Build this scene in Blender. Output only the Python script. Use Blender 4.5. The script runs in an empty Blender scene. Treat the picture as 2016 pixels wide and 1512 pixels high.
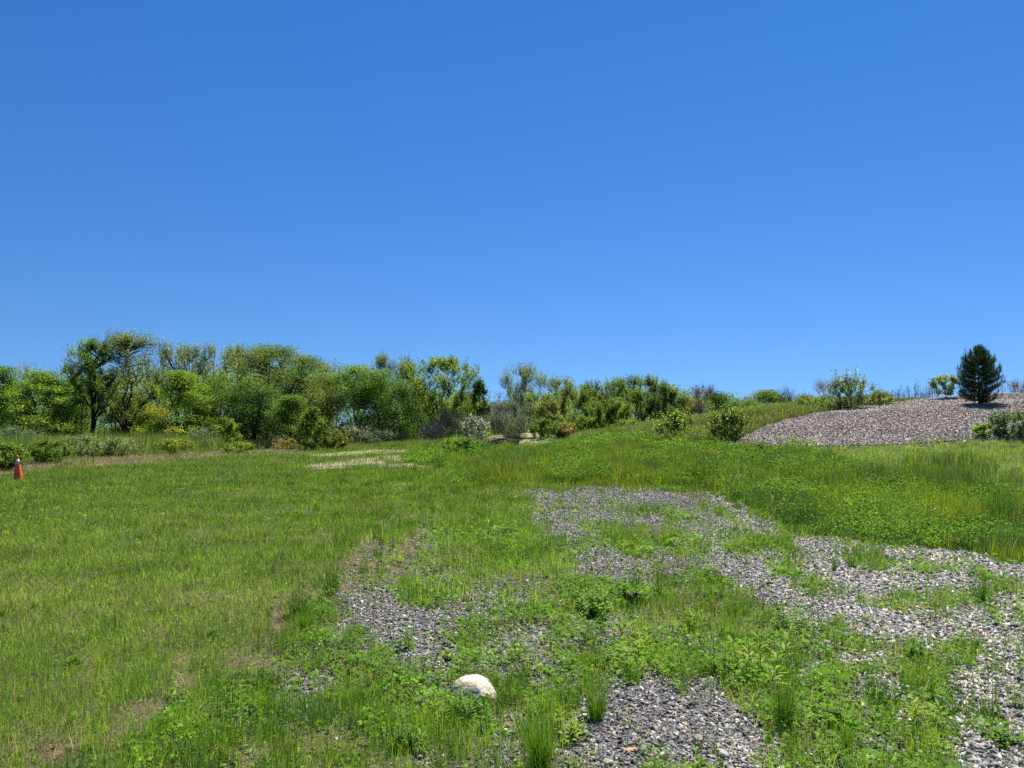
import bpy, math
import numpy as np
from math import radians, sin, cos, pi, tan

# ------------------------------------------------------------------ camera, world, sun, exposure
SC = bpy.context.scene
COL = SC.collection
F = 1512.0                      # focal length in photo pixels (2016 wide)
EYE = np.array([0.0, 0.0, 1.6])
PITCH = radians(3.1)
cd = bpy.data.cameras.new('camera'); cam = bpy.data.objects.new('camera', cd); COL.objects.link(cam)
cd.sensor_width = 36; cd.lens = 27; cd.clip_start = 0.05; cd.clip_end = 5000
cam.location = EYE; cam.rotation_euler = (radians(90) + PITCH, 0, 0)
SC.camera = cam

SUN_AZ, SUN_EL = radians(24), radians(60)
w = bpy.data.worlds.new('World'); SC.world = w; w.use_nodes = True
nt = w.node_tree; bg = nt.nodes['Background']
sky = nt.nodes.new('ShaderNodeTexSky'); sky.sky_type = 'NISHITA'; sky.sun_disc = False
sky.sun_elevation = SUN_EL; sky.sun_rotation = SUN_AZ
sky.air_density = 1.0; sky.dust_density = 0.0; sky.ozone_density = 3.0; sky.altitude = 0
tc = nt.nodes.new('ShaderNodeTexCoord'); sx = nt.nodes.new('ShaderNodeSeparateXYZ'); ab = nt.nodes.new('ShaderNodeMath'); ab.operation = 'ABSOLUTE'
ad = nt.nodes.new('ShaderNodeMath'); ad.operation = 'MULTIPLY_ADD'; ad.inputs[1].default_value = 1.0; ad.inputs[2].default_value = 0.15; cx = nt.nodes.new('ShaderNodeCombineXYZ'); nz = nt.nodes.new('ShaderNodeVectorMath'); nz.operation = 'NORMALIZE'
nt.links.new(tc.outputs['Generated'], sx.inputs[0]); nt.links.new(sx.outputs[0], cx.inputs[0]); nt.links.new(sx.outputs[1], cx.inputs[1])
nt.links.new(sx.outputs[2], ab.inputs[0]); nt.links.new(ab.outputs[0], ad.inputs[0]); nt.links.new(ad.outputs[0], cx.inputs[2]); nt.links.new(cx.outputs[0], nz.inputs[0]); nt.links.new(nz.outputs[0], sky.inputs[0])
hsv = nt.nodes.new('ShaderNodeHueSaturation'); hsv.inputs['Saturation'].default_value = 1.33; hsv.inputs['Hue'].default_value = 0.507
nt.links.new(sky.outputs[0], hsv.inputs['Color']); nt.links.new(hsv.outputs[0], bg.inputs[0])
bg.inputs[1].default_value = 0.0705
sl = bpy.data.lights.new('sun', 'SUN'); sun = bpy.data.objects.new('sun', sl); COL.objects.link(sun)
sl.energy = 5.0; sl.angle = radians(0.55); sl.color = (1, 0.95, 0.87)
sun.rotation_euler = (radians(90) - SUN_EL, 0, -SUN_AZ + pi)   # set below from a vector
from mathutils import Vector
SDIR = Vector((sin(SUN_AZ) * cos(SUN_EL), cos(SUN_AZ) * cos(SUN_EL), sin(SUN_EL)))
sun.rotation_euler = (-SDIR).to_track_quat('-Z', 'Y').to_euler()
SC.view_settings.view_transform = 'Standard'; SC.view_settings.look = 'None'
SC.view_settings.exposure = 0.93; SC.view_settings.gamma = 1
SC.render.engine = 'CYCLES'
cy = SC.cycles
cy.max_bounces = 5; cy.diffuse_bounces = 3; cy.glossy_bounces = 1; cy.transmission_bounces = 3
cy.transparent_max_bounces = 4; cy.caustics_reflective = False; cy.caustics_refractive = False
cy.use_denoising = False
SC.render.use_persistent_data = False

# ------------------------------------------------------------------ helpers: projection, noise, terrain
FW = np.array([0, cos(PITCH), sin(PITCH)]); UP = np.array([0, -sin(PITCH), cos(PITCH)])
def project(x, y, z):
    dy, dz = y, z - EYE[2]
    f = np.maximum(dy * FW[1] + dz * FW[2], 1e-3)
    return 1008 + F * x / f, 756 - F * (dy * UP[1] + dz * UP[2]) / f

def _hash(ix, iy, seed):
    h = (ix.astype(np.int64) * 374761393 + iy.astype(np.int64) * 668265263 + seed * 1442695041) & 0xffffffff
    h = ((h ^ (h >> 13)) * 1274126177) & 0xffffffff
    h = (h ^ (h >> 16)) & 0xffffff
    return h / float(0xffffff)
def vnoise(x, y, seed=0):
    x = np.asarray(x, float); y = np.asarray(y, float)
    ix, iy = np.floor(x), np.floor(y); fx, fy = x - ix, y - iy
    fx = fx * fx * (3 - 2 * fx); fy = fy * fy * (3 - 2 * fy)
    a, b = _hash(ix, iy, seed), _hash(ix + 1, iy, seed)
    c, d = _hash(ix, iy + 1, seed), _hash(ix + 1, iy + 1, seed)
    return (a + (b - a) * fx) * (1 - fy) + (c + (d - c) * fx) * fy
def fbm(x, y, seed=0, oct=4):
    s = 0; a = 1; t = 0
    for o in range(oct):
        s = s + a * vnoise(x * 2 ** o + 17.3 * o, y * 2 ** o - 9.1 * o, seed + o); t += a; a *= 0.55
    return np.clip((s / t - 0.5) * 1.9 + 0.5, 0, 1)
def sstep(a, b, x):
    t = np.clip((x - a) / (b - a), 0, 1); return t * t * (3 - 2 * t)

U_T = [-900, 0, 600, 900, 1100, 1250, 1450, 1640, 1820, 2016, 2500]
A_T = [0, 0, 0.08, 0.38, 0.72, 1.25, 2.15, 2.66, 2.98, 3.30, 3.9]
def terrain(x, y):
    x = np.asarray(x, float); y = np.asarray(y, float)
    u = 1008 + F * x / np.maximum(y, 2.0)
    a = np.interp(u, U_T, A_T)
    s = sstep(12, 41, y) * (1 - 0.10 * sstep(44, 90, y))
    z = a * s
    z = z + 0.58 * np.exp(-((x - 0.7) / 2.6) ** 4 - ((y - 46) / 2.8) ** 2)       # sandy mound
    near = 1 - sstep(14, 30, y)
    z = z + (0.03 * (vnoise(x * 1.1, y * 1.1, 5) - 0.5) + 0.018 * (vnoise(x * 3.7, y * 3.7, 6) - 0.5)) * near
    z = z + 0.14 * (vnoise(x * 0.35, y * 0.35, 8) - 0.5) * sstep(10, 30, y)
    return z
def at(px, py, ymax=120.0):
    """ground point seen at a photo pixel"""
    d = FW + np.array([1, 0, 0]) * (px - 1008) / F + UP * (756 - py) / F
    ts = np.concatenate([np.arange(2, 15, 0.01), np.arange(15, ymax, 0.04)])
    P = EYE + d[None] * ts[:, None]
    g = P[:, 2] - terrain(P[:, 0], P[:, 1])
    k = np.argmax(g < 0) if (g < 0).any() else len(ts) - 1
    p = P[k]; return np.array([p[0], p[1], float(terrain(p[0], p[1]))])
def inpoly(px, py, poly):
    a = np.array(poly, float); k = (px >= a[:, 0].min()) & (px <= a[:, 0].max()) & (py >= a[:, 1].min()) & (py <= a[:, 1].max())
    out = np.zeros(np.shape(px), bool)
    if k.any(): out[k] = _inpoly(px[k], py[k], poly)
    return out
def _inpoly(px, py, poly):
    r = np.zeros(np.shape(px), bool); n = len(poly)
    for i in range(n):
        x1, y1 = poly[i]; x2, y2 = poly[(i + 1) % n]
        c = ((y1 > py) != (y2 > py)) & (px < (x2 - x1) * (py - y1) / (y2 - y1 + 1e-9) + x1)
        r ^= c
    return r

# ------------------------------------------------------------------ helpers: meshes
def build(name, parts, mat, parent=None, smooth=False):
    """parts: list of (V, faces (n,k) int array, col per vertex or None)"""
    Vs, Ls, St, Cs = [], [], [], []
    off = 0; lo = 0
    for V, Fc, C in parts:
        if len(V) == 0: continue
        V = V.reshape(-1, 3); Vs.append(V)
        Cs.append(np.ones((len(V), 3)) if C is None else np.asarray(C).reshape(-1, 3))
        n, k = Fc.shape
        Ls.append((Fc + off).reshape(-1)); St.append(lo + np.arange(n) * k); lo += n * k; off += len(V)
    V = np.concatenate(Vs).astype(np.float32); L = np.concatenate(Ls).astype(np.int32); S = np.concatenate(St).astype(np.int32)
    me = bpy.data.meshes.new(name)
    me.vertices.add(len(V)); me.vertices.foreach_set('co', V.ravel())
    me.loops.add(len(L)); me.loops.foreach_set('vertex_index', L)
    me.polygons.add(len(S)); me.polygons.foreach_set('loop_start', S)
    if smooth: me.polygons.foreach_set('use_smooth', np.ones(len(S), bool))
    me.update(calc_edges=True)
    C = np.concatenate(Cs).astype(np.float32)
    at_ = me.attributes.new('tint', 'FLOAT_COLOR', 'POINT')
    at_.data.foreach_set('color', np.concatenate([C, np.ones((len(C), 1), np.float32)], 1).ravel())
    me.materials.append(mat)
    o = bpy.data.objects.new(name, me); COL.objects.link(o)
    if parent is not None: o.parent = parent
    return o
def shift(parts, p):
    return [(V.reshape(-1, 3) - np.asarray(p), Fc, C) for V, Fc, C in parts if len(V)]
def thing(name, loc, label, cat, group=None):
    o = bpy.data.objects.new(name, None); COL.objects.link(o); o.location = loc
    o.empty_display_size = 0.2
    return tag(o, label, cat, group)
def tag(o, label=None, cat=None, group=None, kind=None):
    if label: o['label'] = label
    if cat: o['category'] = cat
    if group: o['group'] = group
    if kind: o['kind'] = kind
    return o
def quads(N, L):
    """strip of L levels with two verts each, N strips"""
    b = (np.arange(N) * L * 2)[:, None, None]
    i = np.arange(L - 1)[None, :, None] * 2
    return (b + i + np.array([0, 1, 3, 2])[None, None, :]).reshape(-1, 4)
def blades(p, h, wd, lean, col, rs, segs=2, tipw=0.12, az=None, base=0.0):
    N = len(p)
    if N == 0: return (np.zeros((0, 3)), np.zeros((0, 4), int), None)
    az = rs.random(N) * 2 * pi if az is None else az
    a2 = rs.random(N) * 2 * pi
    d = np.stack([np.cos(az), np.sin(az), 0 * az], 1)
    sd = np.stack([np.cos(a2), np.sin(a2), 0 * az], 1)
    t = np.linspace(0, 1, segs + 1)
    h = np.asarray(h) * np.ones(N); wd = np.asarray(wd) * np.ones(N); lean = np.asarray(lean) * np.ones(N)
    up = (t[None] - 0.35 * np.clip(lean, 0, 2)[:, None] * t[None] ** 2) * h[:, None] - base * h[:, None]
    out = lean[:, None] * h[:, None] * (0.35 * t[None] + 0.65 * t[None] ** 2)
    c = p[:, None, :] + d[:, None, :] * out[..., None]; c[..., 2] += up
    ww = (wd[:, None] * (1 - (1 - tipw) * t[None] ** 1.6))[..., None] * 0.5
    V = np.stack([c - sd[:, None, :] * ww, c + sd[:, None, :] * ww], 2)
    C = np.broadcast_to(col[:, None, None, :], V.shape)
    return (V.reshape(-1, 3), quads(N, segs + 1), C.reshape(-1, 3))
SH4 = np.array([(0, 0), (.45, .5), (1, 0), (.45, -.5)])
SH6 = np.array([(0, 0), (.3, .38), (.72, .45), (1, .0), (.72, -.45), (.3, -.38)])
def unit(v): return v / np.maximum(np.linalg.norm(v, axis=-1, keepdims=True), 1e-9)
def leaves(p, d, nrm, L, W, col, K=4, droop=0.0):
    N = len(p)
    if N == 0: return (np.zeros((0, 3)), np.zeros((0, K), int), None)
    d = unit(d); s = unit(np.cross(d, nrm)); n2 = np.cross(s, d)
    sh = SH4 if K == 4 else SH6
    L = (np.asarray(L) * np.ones(N))[:, None, None]; W = (np.asarray(W) * np.ones(N))[:, None, None]
    V = p[:, None, :] + d[:, None, :] * sh[None, :, :1] * L + s[:, None, :] * sh[None, :, 1:] * W
    V = V + n2[:, None, :] * (np.abs(sh[None, :, 1:]) * W * 0.35) - n2[:, None, :] * (sh[None, :, :1] ** 2 * L * droop)
    C = np.broadcast_to(col[:, None, :], V.shape)
    return (V.reshape(-1, 3), np.arange(N * K).reshape(N, K), C.reshape(-1, 3))
def tubes(P, R, col, sides=5):
    """P (N,n,3) polylines, R (N,n) radii"""
    N, n, _ = P.shape
    T = unit(np.gradient(P, axis=1))
    ref = np.where(np.abs(T[..., 2:3]) > 0.9, np.array([1., 0, 0]), np.array([0, 0, 1.]))
    a = unit(np.cross(T, ref)); b = np.cross(T, a)
    th = np.arange(sides) / sides * 2 * pi
    V = P[:, :, None, :] + R[:, :, None, None] * (a[:, :, None, :] * np.cos(th)[None, None, :, None] + b[:, :, None, :] * np.sin(th)[None, None, :, None])
    i = np.arange(N)[:, None, None] * n * sides; j = np.arange(n - 1)[None, :, None] * sides; k = np.arange(sides)[None, None, :]
    k2 = (k + 1) % sides
    Q = np.stack([i + j + k, i + j + k2, i + j + sides + k2, i + j + sides + k], -1).reshape(-1, 4)
    C = np.broadcast_to(np.asarray(col)[None, None, None, :] if np.ndim(col) == 1 else np.asarray(col)[:, None, None, :], V.shape)
    return (V.reshape(-1, 3), Q, C.reshape(-1, 3))
def rnd_dir(rs, N, zb=0.0, zs=1.0):
    v = rs.normal(size=(N, 3)); v[:, 2] = v[:, 2] * zs + zb; return unit(v)
def vary(base, rs, N, v=0.22, hue=0.12):
    c = np.asarray(base)[None] * (1 + v * rs.normal(size=(N, 1)).clip(-2, 2))
    c = c * (1 + hue * rs.normal(size=(N, 1)).clip(-2, 2) * np.array([[1.0, 0.1, -0.6]]))
    return c.clip(0.004, 0.9)
CUBE = np.array([(x, y, z) for z in (-1, 1) for y in (-1, 1) for x in (-1, 1)], float)
CUBEF = np.array([(0, 2, 3, 1), (4, 5, 7, 6), (0, 1, 5, 4), (2, 6, 7, 3), (0, 4, 6, 2), (1, 3, 7, 5)])
_p = (1 + 5 ** .5) / 2
ICO = unit(np.array([(-1, _p, 0), (1, _p, 0), (-1, -_p, 0), (1, -_p, 0), (0, -1, _p), (0, 1, _p), (0, -1, -_p), (0, 1, -_p), (_p, 0, -1), (_p, 0, 1), (-_p, 0, -1), (-_p, 0, 1)]))
ICOF = np.array([(0, 11, 5), (0, 5, 1), (0, 1, 7), (0, 7, 10), (0, 10, 11), (1, 5, 9), (5, 11, 4), (11, 10, 2), (10, 7, 6), (7, 1, 8), (3, 9, 4), (3, 4, 2), (3, 2, 6), (3, 6, 8), (3, 8, 9), (4, 9, 5), (2, 4, 11), (6, 2, 10), (8, 6, 7), (9, 8, 1)])
def rocks(p, s, flat, col, rs, kind='ico', tilt=0.35, el=0.25):
    base, Fc = (ICO, ICOF) if kind == 'ico' else (CUBE * 0.62, CUBEF)
    N, k = len(p), len(base)
    V = base[None] * (1 + (0.28 if kind == 'ico' else .42) * rs.uniform(-1, 1, (N, k, 1))) + rs.uniform(-.2, .2, (N, k, 3))
    sc = np.stack([s * (1 + el * rs.random(N)), s * (1 - 0.3 * rs.random(N)), s * flat], 1)
    V = V * sc[:, None, :]
    ax = rs.normal(0, tilt, N); ay = rs.normal(0, tilt, N); az = rs.random(N) * 2 * pi
    cx, sx = np.cos(ax)[:, None], np.sin(ax)[:, None]; y, z = V[..., 1] * cx - V[..., 2] * sx, V[..., 1] * sx + V[..., 2] * cx
    V = np.stack([V[..., 0], y, z], -1)
    cy_, sy = np.cos(ay)[:, None], np.sin(ay)[:, None]; x, z = V[..., 0] * cy_ + V[..., 2] * sy, -V[..., 0] * sy + V[..., 2] * cy_
    V = np.stack([x, V[..., 1], z], -1)
    cz, sz = np.cos(az)[:, None], np.sin(az)[:, None]; x, y = V[..., 0] * cz - V[..., 1] * sz, V[..., 0] * sz + V[..., 1] * cz
    V = np.stack([x, y, V[..., 2]], -1) + p[:, None, :]
    f = (Fc[None] + (np.arange(N) * k)[:, None, None]).reshape(-1, Fc.shape[1])
    return (V.reshape(-1, 3), f, np.broadcast_to(col[:, None, :], V.shape).reshape(-1, 3))

# ------------------------------------------------------------------ materials
def newmat(name):
    m = bpy.data.materials.new(name); m.use_nodes = True
    n = m.node_tree.nodes; n.clear(); return m, n, m.node_tree.links
def leaf_mat(name, trans=0.45, rough=0.5, spec=0.3, ts=(1.25, 1.35, 0.7), nscale=1.2, namp=0.35):
    m, n, l = newmat(name)
    o = n.new('ShaderNodeOutputMaterial'); mix = n.new('ShaderNodeMixShader'); pb = n.new('ShaderNodeBsdfPrincipled'); tr = n.new('ShaderNodeBsdfTranslucent')
    a = n.new('ShaderNodeAttribute'); a.attribute_name = 'tint'
    no = n.new('ShaderNodeTexNoise'); no.inputs['Scale'].default_value = nscale; no.inputs['Detail'].default_value = 2
    g = n.new('ShaderNodeTexCoord'); l.new(g.outputs['Object'], no.inputs['Vector'])
    mr = n.new('ShaderNodeMapRange'); mr.inputs['From Min'].default_value = 0.3; mr.inputs['From Max'].default_value = 0.7
    mr.inputs['To Min'].default_value = 1 - namp; mr.inputs['To Max'].default_value = 1 + namp
    l.new(no.outputs['Fac'], mr.inputs['Value'])
    vm = n.new('ShaderNodeVectorMath'); vm.operation = 'SCALE'; l.new(a.outputs['Color'], vm.inputs[0]); l.new(mr.outputs[0], vm.inputs['Scale'])
    l.new(vm.outputs[0], pb.inputs['Base Color'])
    v2 = n.new('ShaderNodeVectorMath'); v2.operation = 'MULTIPLY'; v2.inputs[1].default_value = ts; l.new(vm.outputs[0], v2.inputs[0])
    l.new(v2.outputs[0], tr.inputs['Color'])
    pb.inputs['Roughness'].default_value = rough; pb.inputs['Specular IOR Level'].default_value = spec
    mix.inputs[0].default_value = trans
    l.new(pb.outputs[0], mix.inputs[1]); l.new(tr.outputs[0], mix.inputs[2]); l.new(mix.outputs[0], o.inputs[0])
    return m
def tint_mat(name, rough=0.8, spec=0.25, nscale=8.0, namp=0.3, bump=0.0, bscale=30.0):
    m, n, l = newmat(name)
    o = n.new('ShaderNodeOutputMaterial'); pb = n.new('ShaderNodeBsdfPrincipled'); l.new(pb.outputs[0], o.inputs[0])
    a = n.new('ShaderNodeAttribute'); a.attribute_name = 'tint'
    g = n.new('ShaderNodeTexCoord')
    no = n.new('ShaderNodeTexNoise'); no.inputs['Scale'].default_value = nscale; no.inputs['Detail'].default_value = 5; l.new(g.outputs['Object'], no.inputs['Vector'])
    mr = n.new('ShaderNodeMapRange'); mr.inputs['From Min'].default_value = 0.3; mr.inputs['From Max'].default_value = 0.7
    mr.inputs['To Min'].default_value = 1 - namp; mr.inputs['To Max'].default_value = 1 + namp; l.new(no.outputs['Fac'], mr.inputs['Value'])
    vm = n.new('ShaderNodeVectorMath'); vm.operation = 'SCALE'; l.new(a.outputs['Color'], vm.inputs[0]); l.new(mr.outputs[0], vm.inputs['Scale'])
    l.new(vm.outputs[0], pb.inputs['Base Color'])
    pb.inputs['Roughness'].default_value = rough; pb.inputs['Specular IOR Level'].default_value = spec
    if bump:
        nb = n.new('ShaderNodeTexNoise'); nb.inputs['Scale'].default_value = bscale; nb.inputs['Detail'].default_value = 6; l.new(g.outputs['Object'], nb.inputs['Vector'])
        b = n.new('ShaderNodeBump'); b.inputs['Strength'].default_value = bump; b.inputs['Distance'].default_value = 0.02
        l.new(nb.outputs['Fac'], b.inputs['Height']); l.new(b.outputs[0], pb.inputs['Normal'])
    return m
M_GRASS = leaf_mat('grass_blade', 0.42, 0.55, 0.16, (1.2, 1.3, 0.6), 0.9, 0.25)
M_LEAF = leaf_mat('tree_leaf', 0.48, 0.6, 0.14, (1.3, 1.35, 0.6), 0.6, 0.3)
M_WEED = leaf_mat('weed_leaf', 0.4, 0.6, 0.12, (1.2, 1.35, 0.6), 3.0, 0.25)
M_SHRUB = leaf_mat('shrub_leaf', 0.6, 0.6, 0.1, (1.4, 1.5, 0.8), 2.0, 0.2)
M_SILVER = leaf_mat('silvery_leaf', 0.34, 0.6, 0.2, (1.1, 1.2, 0.8), 1.5, 0.2)
M_NEEDLE = leaf_mat('pine_needle', 0.3, 0.5, 0.3, (1.1, 1.2, 0.6), 2.0, 0.2)
M_PETAL = leaf_mat('petal', 0.35, 0.6, 0.2, (1, 1, 1), 2.0, 0.05)
M_BARK = tint_mat('bark', 0.9, 0.15, 6, 0.4, 0.6, 20)
M_STONE = tint_mat('crushed_stone', 0.8, 0.2, 40, 0.25, 0.4, 90)
M_CHIP = tint_mat('wood_chip', 0.85, 0.2, 14, 0.2)
M_GROUND = tint_mat('earth', 0.95, 0.1, 24, 0.45, 0.9, 60)

# ------------------------------------------------------------------ zones on the ground
P_GRAV = [
 [(1062,968),(1150,966),(1230,972),(1400,985),(1500,1018),(1600,1055),(1700,1066),(1850,1085),(2016,1112),(2200,1150),(2200,1420),(2016,1330),(1900,1285),(1800,1252),(1650,1262),(1590,1205),(1480,1180),(1440,1150),(1330,1150),(1200,1110),(1110,1030)],
 [(610,1262),(655,1205),(720,1180),(780,1168),(960,1176),(965,1200),(880,1240),(890,1280),(760,1300),(690,1290)],
 [(1135,1560),(1150,1450),(1185,1405),(1240,1386),(1380,1390),(1450,1425),(1470,1470),(1520,1500),(1540,1560)],
 [(1720,1345),(1800,1330),(1900,1300),(2016,1320),(2200,1400),(2200,1600),(1830,1600),(1850,1500),(1880,1430),(1780,1380)],
 [(480,1350),(520,1320),(585,1330),(590,1370),(540,1395),(490,1385)],
]
P_GRAV2 = [  # thin gravel with plants
 [(1010,1270),(1100,1240),(1220,1240),(1230,1310),(1100,1330),(1020,1310)],
 [(1350,1265),(1470,1275),(1470,1320),(1380,1330)],
 [(1040,1130),(1120,1105),(1300,1110),(1440,1150),(1400,1175),(1200,1160),(1050,1160)],
 [(740,1290),(800,1260),(900,1270),(1000,1330),(980,1360),(760,1330)],
]
P_HOLE = [
 [(1235,1012),(1330,1002),(1440,1020),(1450,1032),(1330,1038),(1230,1030)],
 [(1180,1062),(1290,1050),(1330,1100),(1240,1108)],
 [(1400,1062),(1440,1055),(1500,1060),(1500,1085),(1420,1095)],
 [(1530,1068),(1600,1066),(1610,1078),(1540,1080)],
 [(1640,1090),(1740,1080),(1760,1100),(1850,1110),(1840,1130),(1700,1115)],
 [(1650,1150),(1740,1150),(1750,1175),(1660,1180)],
 [(1790,1168),(1880,1160),(1900,1190),(1820,1198)],
 [(1900,1125),(2016,1140),(2100,1170),(2016,1175),(1920,1150)],
 [(1930,1190),(2016,1185),(2100,1240),(2016,1250)],
 [(1560,1450),(1650,1380),(1760,1400),(1830,1470),(1850,1560),(1560,1560)], [(1640,1270),(1760,1260),(1830,1300),(1740,1330)], [(1940,1420),(2016,1400),(2100,1500),(1960,1500)],
]
P_MEAD = [(790,905),(880,872),(960,884),(1100,878),(1200,858),(1300,862),(1440,878),(1560,888),(1640,896),(1700,925),(1900,955),(2016,985),(2300,1040),(2300,1180),(2016,1112),(1850,1083),(1700,1064),(1600,1050),(1500,1012),(1400,982),(1230,968),(1060,964),(960,958),(880,945)]
P_MULCH = [(1418,881),(1470,860),(1520,838),(1580,820),(1640,808),(1750,795),(1830,786),(2016,768),(2600,730),(2600,840),(2016,862),(1900,868),(1800,875),(1700,878),(1560,882)]
P_DIRT = [
 [(725,1050),(765,1020),(825,1035),(810,1065),(745,1085)], [(780,1000),(830,985),(835,1015),(790,1020)], [(620,1120),(690,1078),(760,1090),(745,1150),(660,1200),(600,1180)], [(430,1190),(480,1170),(500,1200),(450,1220)],
 [(480,1195),(535,1165),(575,1200),(530,1250),(475,1240)], [(360,1300),(415,1270),(515,1280),(535,1325),(440,1365),(375,1340)],
 [(195,1408),(240,1382),(310,1392),(325,1432),(215,1440)], [(80,1485),(155,1432),(220,1445),(210,1485),(100,1505)], [(240,1270),(300,1260),(310,1300),(250,1310)],
 [(560,1220),(600,1210),(620,1240),(570,1260)], [(420,1230),(480,1225),(490,1260),(430,1262)]]
P_SAND = [
 [(605,915),(690,904),(770,897),(830,902),(868,913),(845,922),(785,917),(720,918),(680,924),(630,924)],
 [(600,896),(660,891),(740,885),(830,886),(800,893),(720,895),(650,899)],
 [(945,882),(955,858),(1030,838),(1110,840),(1140,866),(1090,880)],
 [(1232,852),(1255,840),(1270,842),(1250,856)], [(1345,870),(1350,845),(1362,842),(1365,858)]]
P_EDGE = [(-300,960),(-300,925),(0,915),(140,900),(300,895),(420,888),(560,884),(640,884),(560,893),(350,905),(200,918),(0,938)]
P_MIXED = [(1062,960),(960,1000),(820,990),(770,1040),(650,1120),(560,1210),(470,1300),(330,1400),(150,1512),(100,1800),(3000,1800),(2700,1200),(2200,1130),(1850,1083),(1600,1052),(1400,982)]
P_RLAWN = [(1436,880),(1700,877),(2016,860),(2700,830),(2700,1120),(2016,985),(1900,955),(1700,925),(1640,896),(1560,888)]
def soft(x, y, polys, rad, seed, K=5):
    acc = 0
    for q in range(K):
        a = q * 2.4 + seed; ox = x + rad * math.cos(a) * (q + .5) / K; oy = y + rad * 1.7 * math.sin(a) * (q + .5) / K
        px, py = project(ox, oy, terrain(x, y)); m = np.zeros(np.shape(x), bool)
        for p in polys: m |= inpoly(px, py, p)
        acc = acc + m
    return acc / K
def zones(x, y):
    d = np.maximum(y, 1.0)
    js = np.clip(d / 9, 0.35, 2.5)
    x1 = x + js * (0.95 * (fbm(x * 1.2 / js, y * 1.2 / js, 31) - 0.5) + 0.35 * (vnoise(x * 6 / js, y * 6 / js, 33) - 0.5))
    y1 = y + js * (1.3 * (fbm(x * 1.2 / js, y * 1.2 / js, 41) - 0.5) + 0.5 * (vnoise(x * 6 / js, y * 6 / js, 43) - 0.5))
    px, py = project(x1, y1, terrain(x, y))
    Z = {}
    mixed = inpoly(px, py, P_MIXED)
    p = np.where(mixed, 0.14, -1.0)
    rad = 0.10 + 0.05 * d
    p = np.where(p > 0, 0.14 + .36 * soft(x1, y1, P_GRAV2, rad, 1), p); near_ = soft(x1, y1, P_GRAV, rad, 2); p = np.where(p > 0, p + (0.75 - p) * near_, np.where(near_ > .5, .2 + .5 * near_, p))
    p = p - 0.50 * soft(x1, y1, P_HOLE, rad * .7, 3) * (p > .3)
    p = p + .40 * soft(x1 + .25 * (fbm(x * 3, y * 3, 66) - .5), y1, [P_GRAV[2]], .22, 6) * (p > 0)
    n = fbm(x * 1.9 / np.sqrt(js), y * 1.9 / np.sqrt(js), 51) * 0.66 + 0.34 * vnoise(x * 9 / np.sqrt(js), y * 9 / np.sqrt(js), 57)
    Z['gravel'] = 1 / (1 + np.exp(-(p - n) / 0.13)) * (p > 0)
    Z['mixed'] = mixed.astype(float)
    Z['meadow'] = inpoly(px, py, P_MEAD).astype(float)
    px2, py2 = project(x + 0.4 * (x1 - x) / js, y + 0.4 * (y1 - y) / js, terrain(x, y))
    Z['mulch'] = (inpoly(px2, py2, P_MULCH) & (y > 20)).astype(float)
    Z['rlawn'] = inpoly(px, py, P_RLAWN).astype(float) * (1 - Z['mulch'])
    dirt = np.zeros_like(x)
    dirt = soft(x1, y1, P_DIRT, rad * .8, 4)
    Z['dirt'] = .95 * sstep(.46, .72, dirt * .55 + .55 * fbm(x * 4.1, y * 4.1, 61)) * (dirt > .05)
    sand = np.zeros_like(x)
    sand = soft(x + .15 * (x1 - x), y + .25 * (y1 - y), P_SAND, .7, 5); sand = np.where(px2 < 900, sstep(.36, .66, sand * .7 + .5 * fbm(x * 1.1, y * .5, 63)), sand) * (sand > .1)
    Z['sand'] = sand * (y > 15)
    Z['edge'] = inpoly(px, py, P_EDGE).astype(float) * (y > 15) * sstep(.1, .3, fbm(x * .8, y * .8, 64))
    # scrub beyond the lawn on the left, rough hillside on the right
    Z['scrub'] = ((y > 24) & (px < 930) & (py < np.interp(px, [-300, 0, 200, 350, 600, 800, 930], [962, 936, 916, 904, 888, 884, 878])) & (Z['edge'] < .5)).astype(float)
    Z['hill'] = ((y > 24) & (px >= 930) & (Z['meadow'] < .5) & (Z['mulch'] < .5) & (Z['rlawn'] < .5) & (sand < .5)).astype(float)
    Z['px'], Z['py'] = px, py
    return Z

# ------------------------------------------------------------------ ground sheet
def axis(lo, hi, fine_lo, fine_hi, step, grow):
    a = list(np.arange(fine_lo, fine_hi, step)); s = step
    while a[-1] < hi: s *= grow; a.append(a[-1] + s)
    s = step; b = [a[0]]
    while b[-1] > lo: s *= grow; b.append(b[-1] - s)
    return np.array(b[1:][::-1] + a)
gx = axis(-1400, 1400, -4, 6, 0.06, 1.035)
gy = axis(-300, 2200, 3, 10, 0.06, 1.022)
GX, GY = np.meshgrid(gx, gy)
Xf, Yf = GX.ravel(), GY.ravel()
Z = zones(Xf, Yf)
def lerp(c, new, f): return c * (1 - f[:, None]) + np.asarray(new)[None] * f[:, None]
gc = np.tile(np.array([[0.075, 0.085, 0.028]]), (len(Xf), 1))
n1 = fbm(Xf * 0.8, Yf * 0.8, 71)
gc = lerp(gc, (0.15, 0.125, 0.07), sstep(0.5, 0.8, n1) * 0.6)
gc = lerp(gc, (0.12, 0.095, 0.06), Z['mixed'] * 0.6)
gc = lerp(gc, (0.045, 0.06, 0.02), Z['meadow'])
gc = lerp(gc, (0.10, 0.12, 0.035), Z['rlawn'])
gc = lerp(gc, (0.10, 0.085, 0.07), np.maximum(Z['hill'] * 0.6, Z['scrub'] * 0.6))
gc = lerp(gc, (0.13, 0.122, 0.11), Z['gravel'])
gc = lerp(gc, (0.12, 0.09, 0.055), Z['dirt'] * 0.9)
gc = lerp(gc, (0.14, 0.105, 0.07), Z['edge'] * 0.8)
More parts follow.
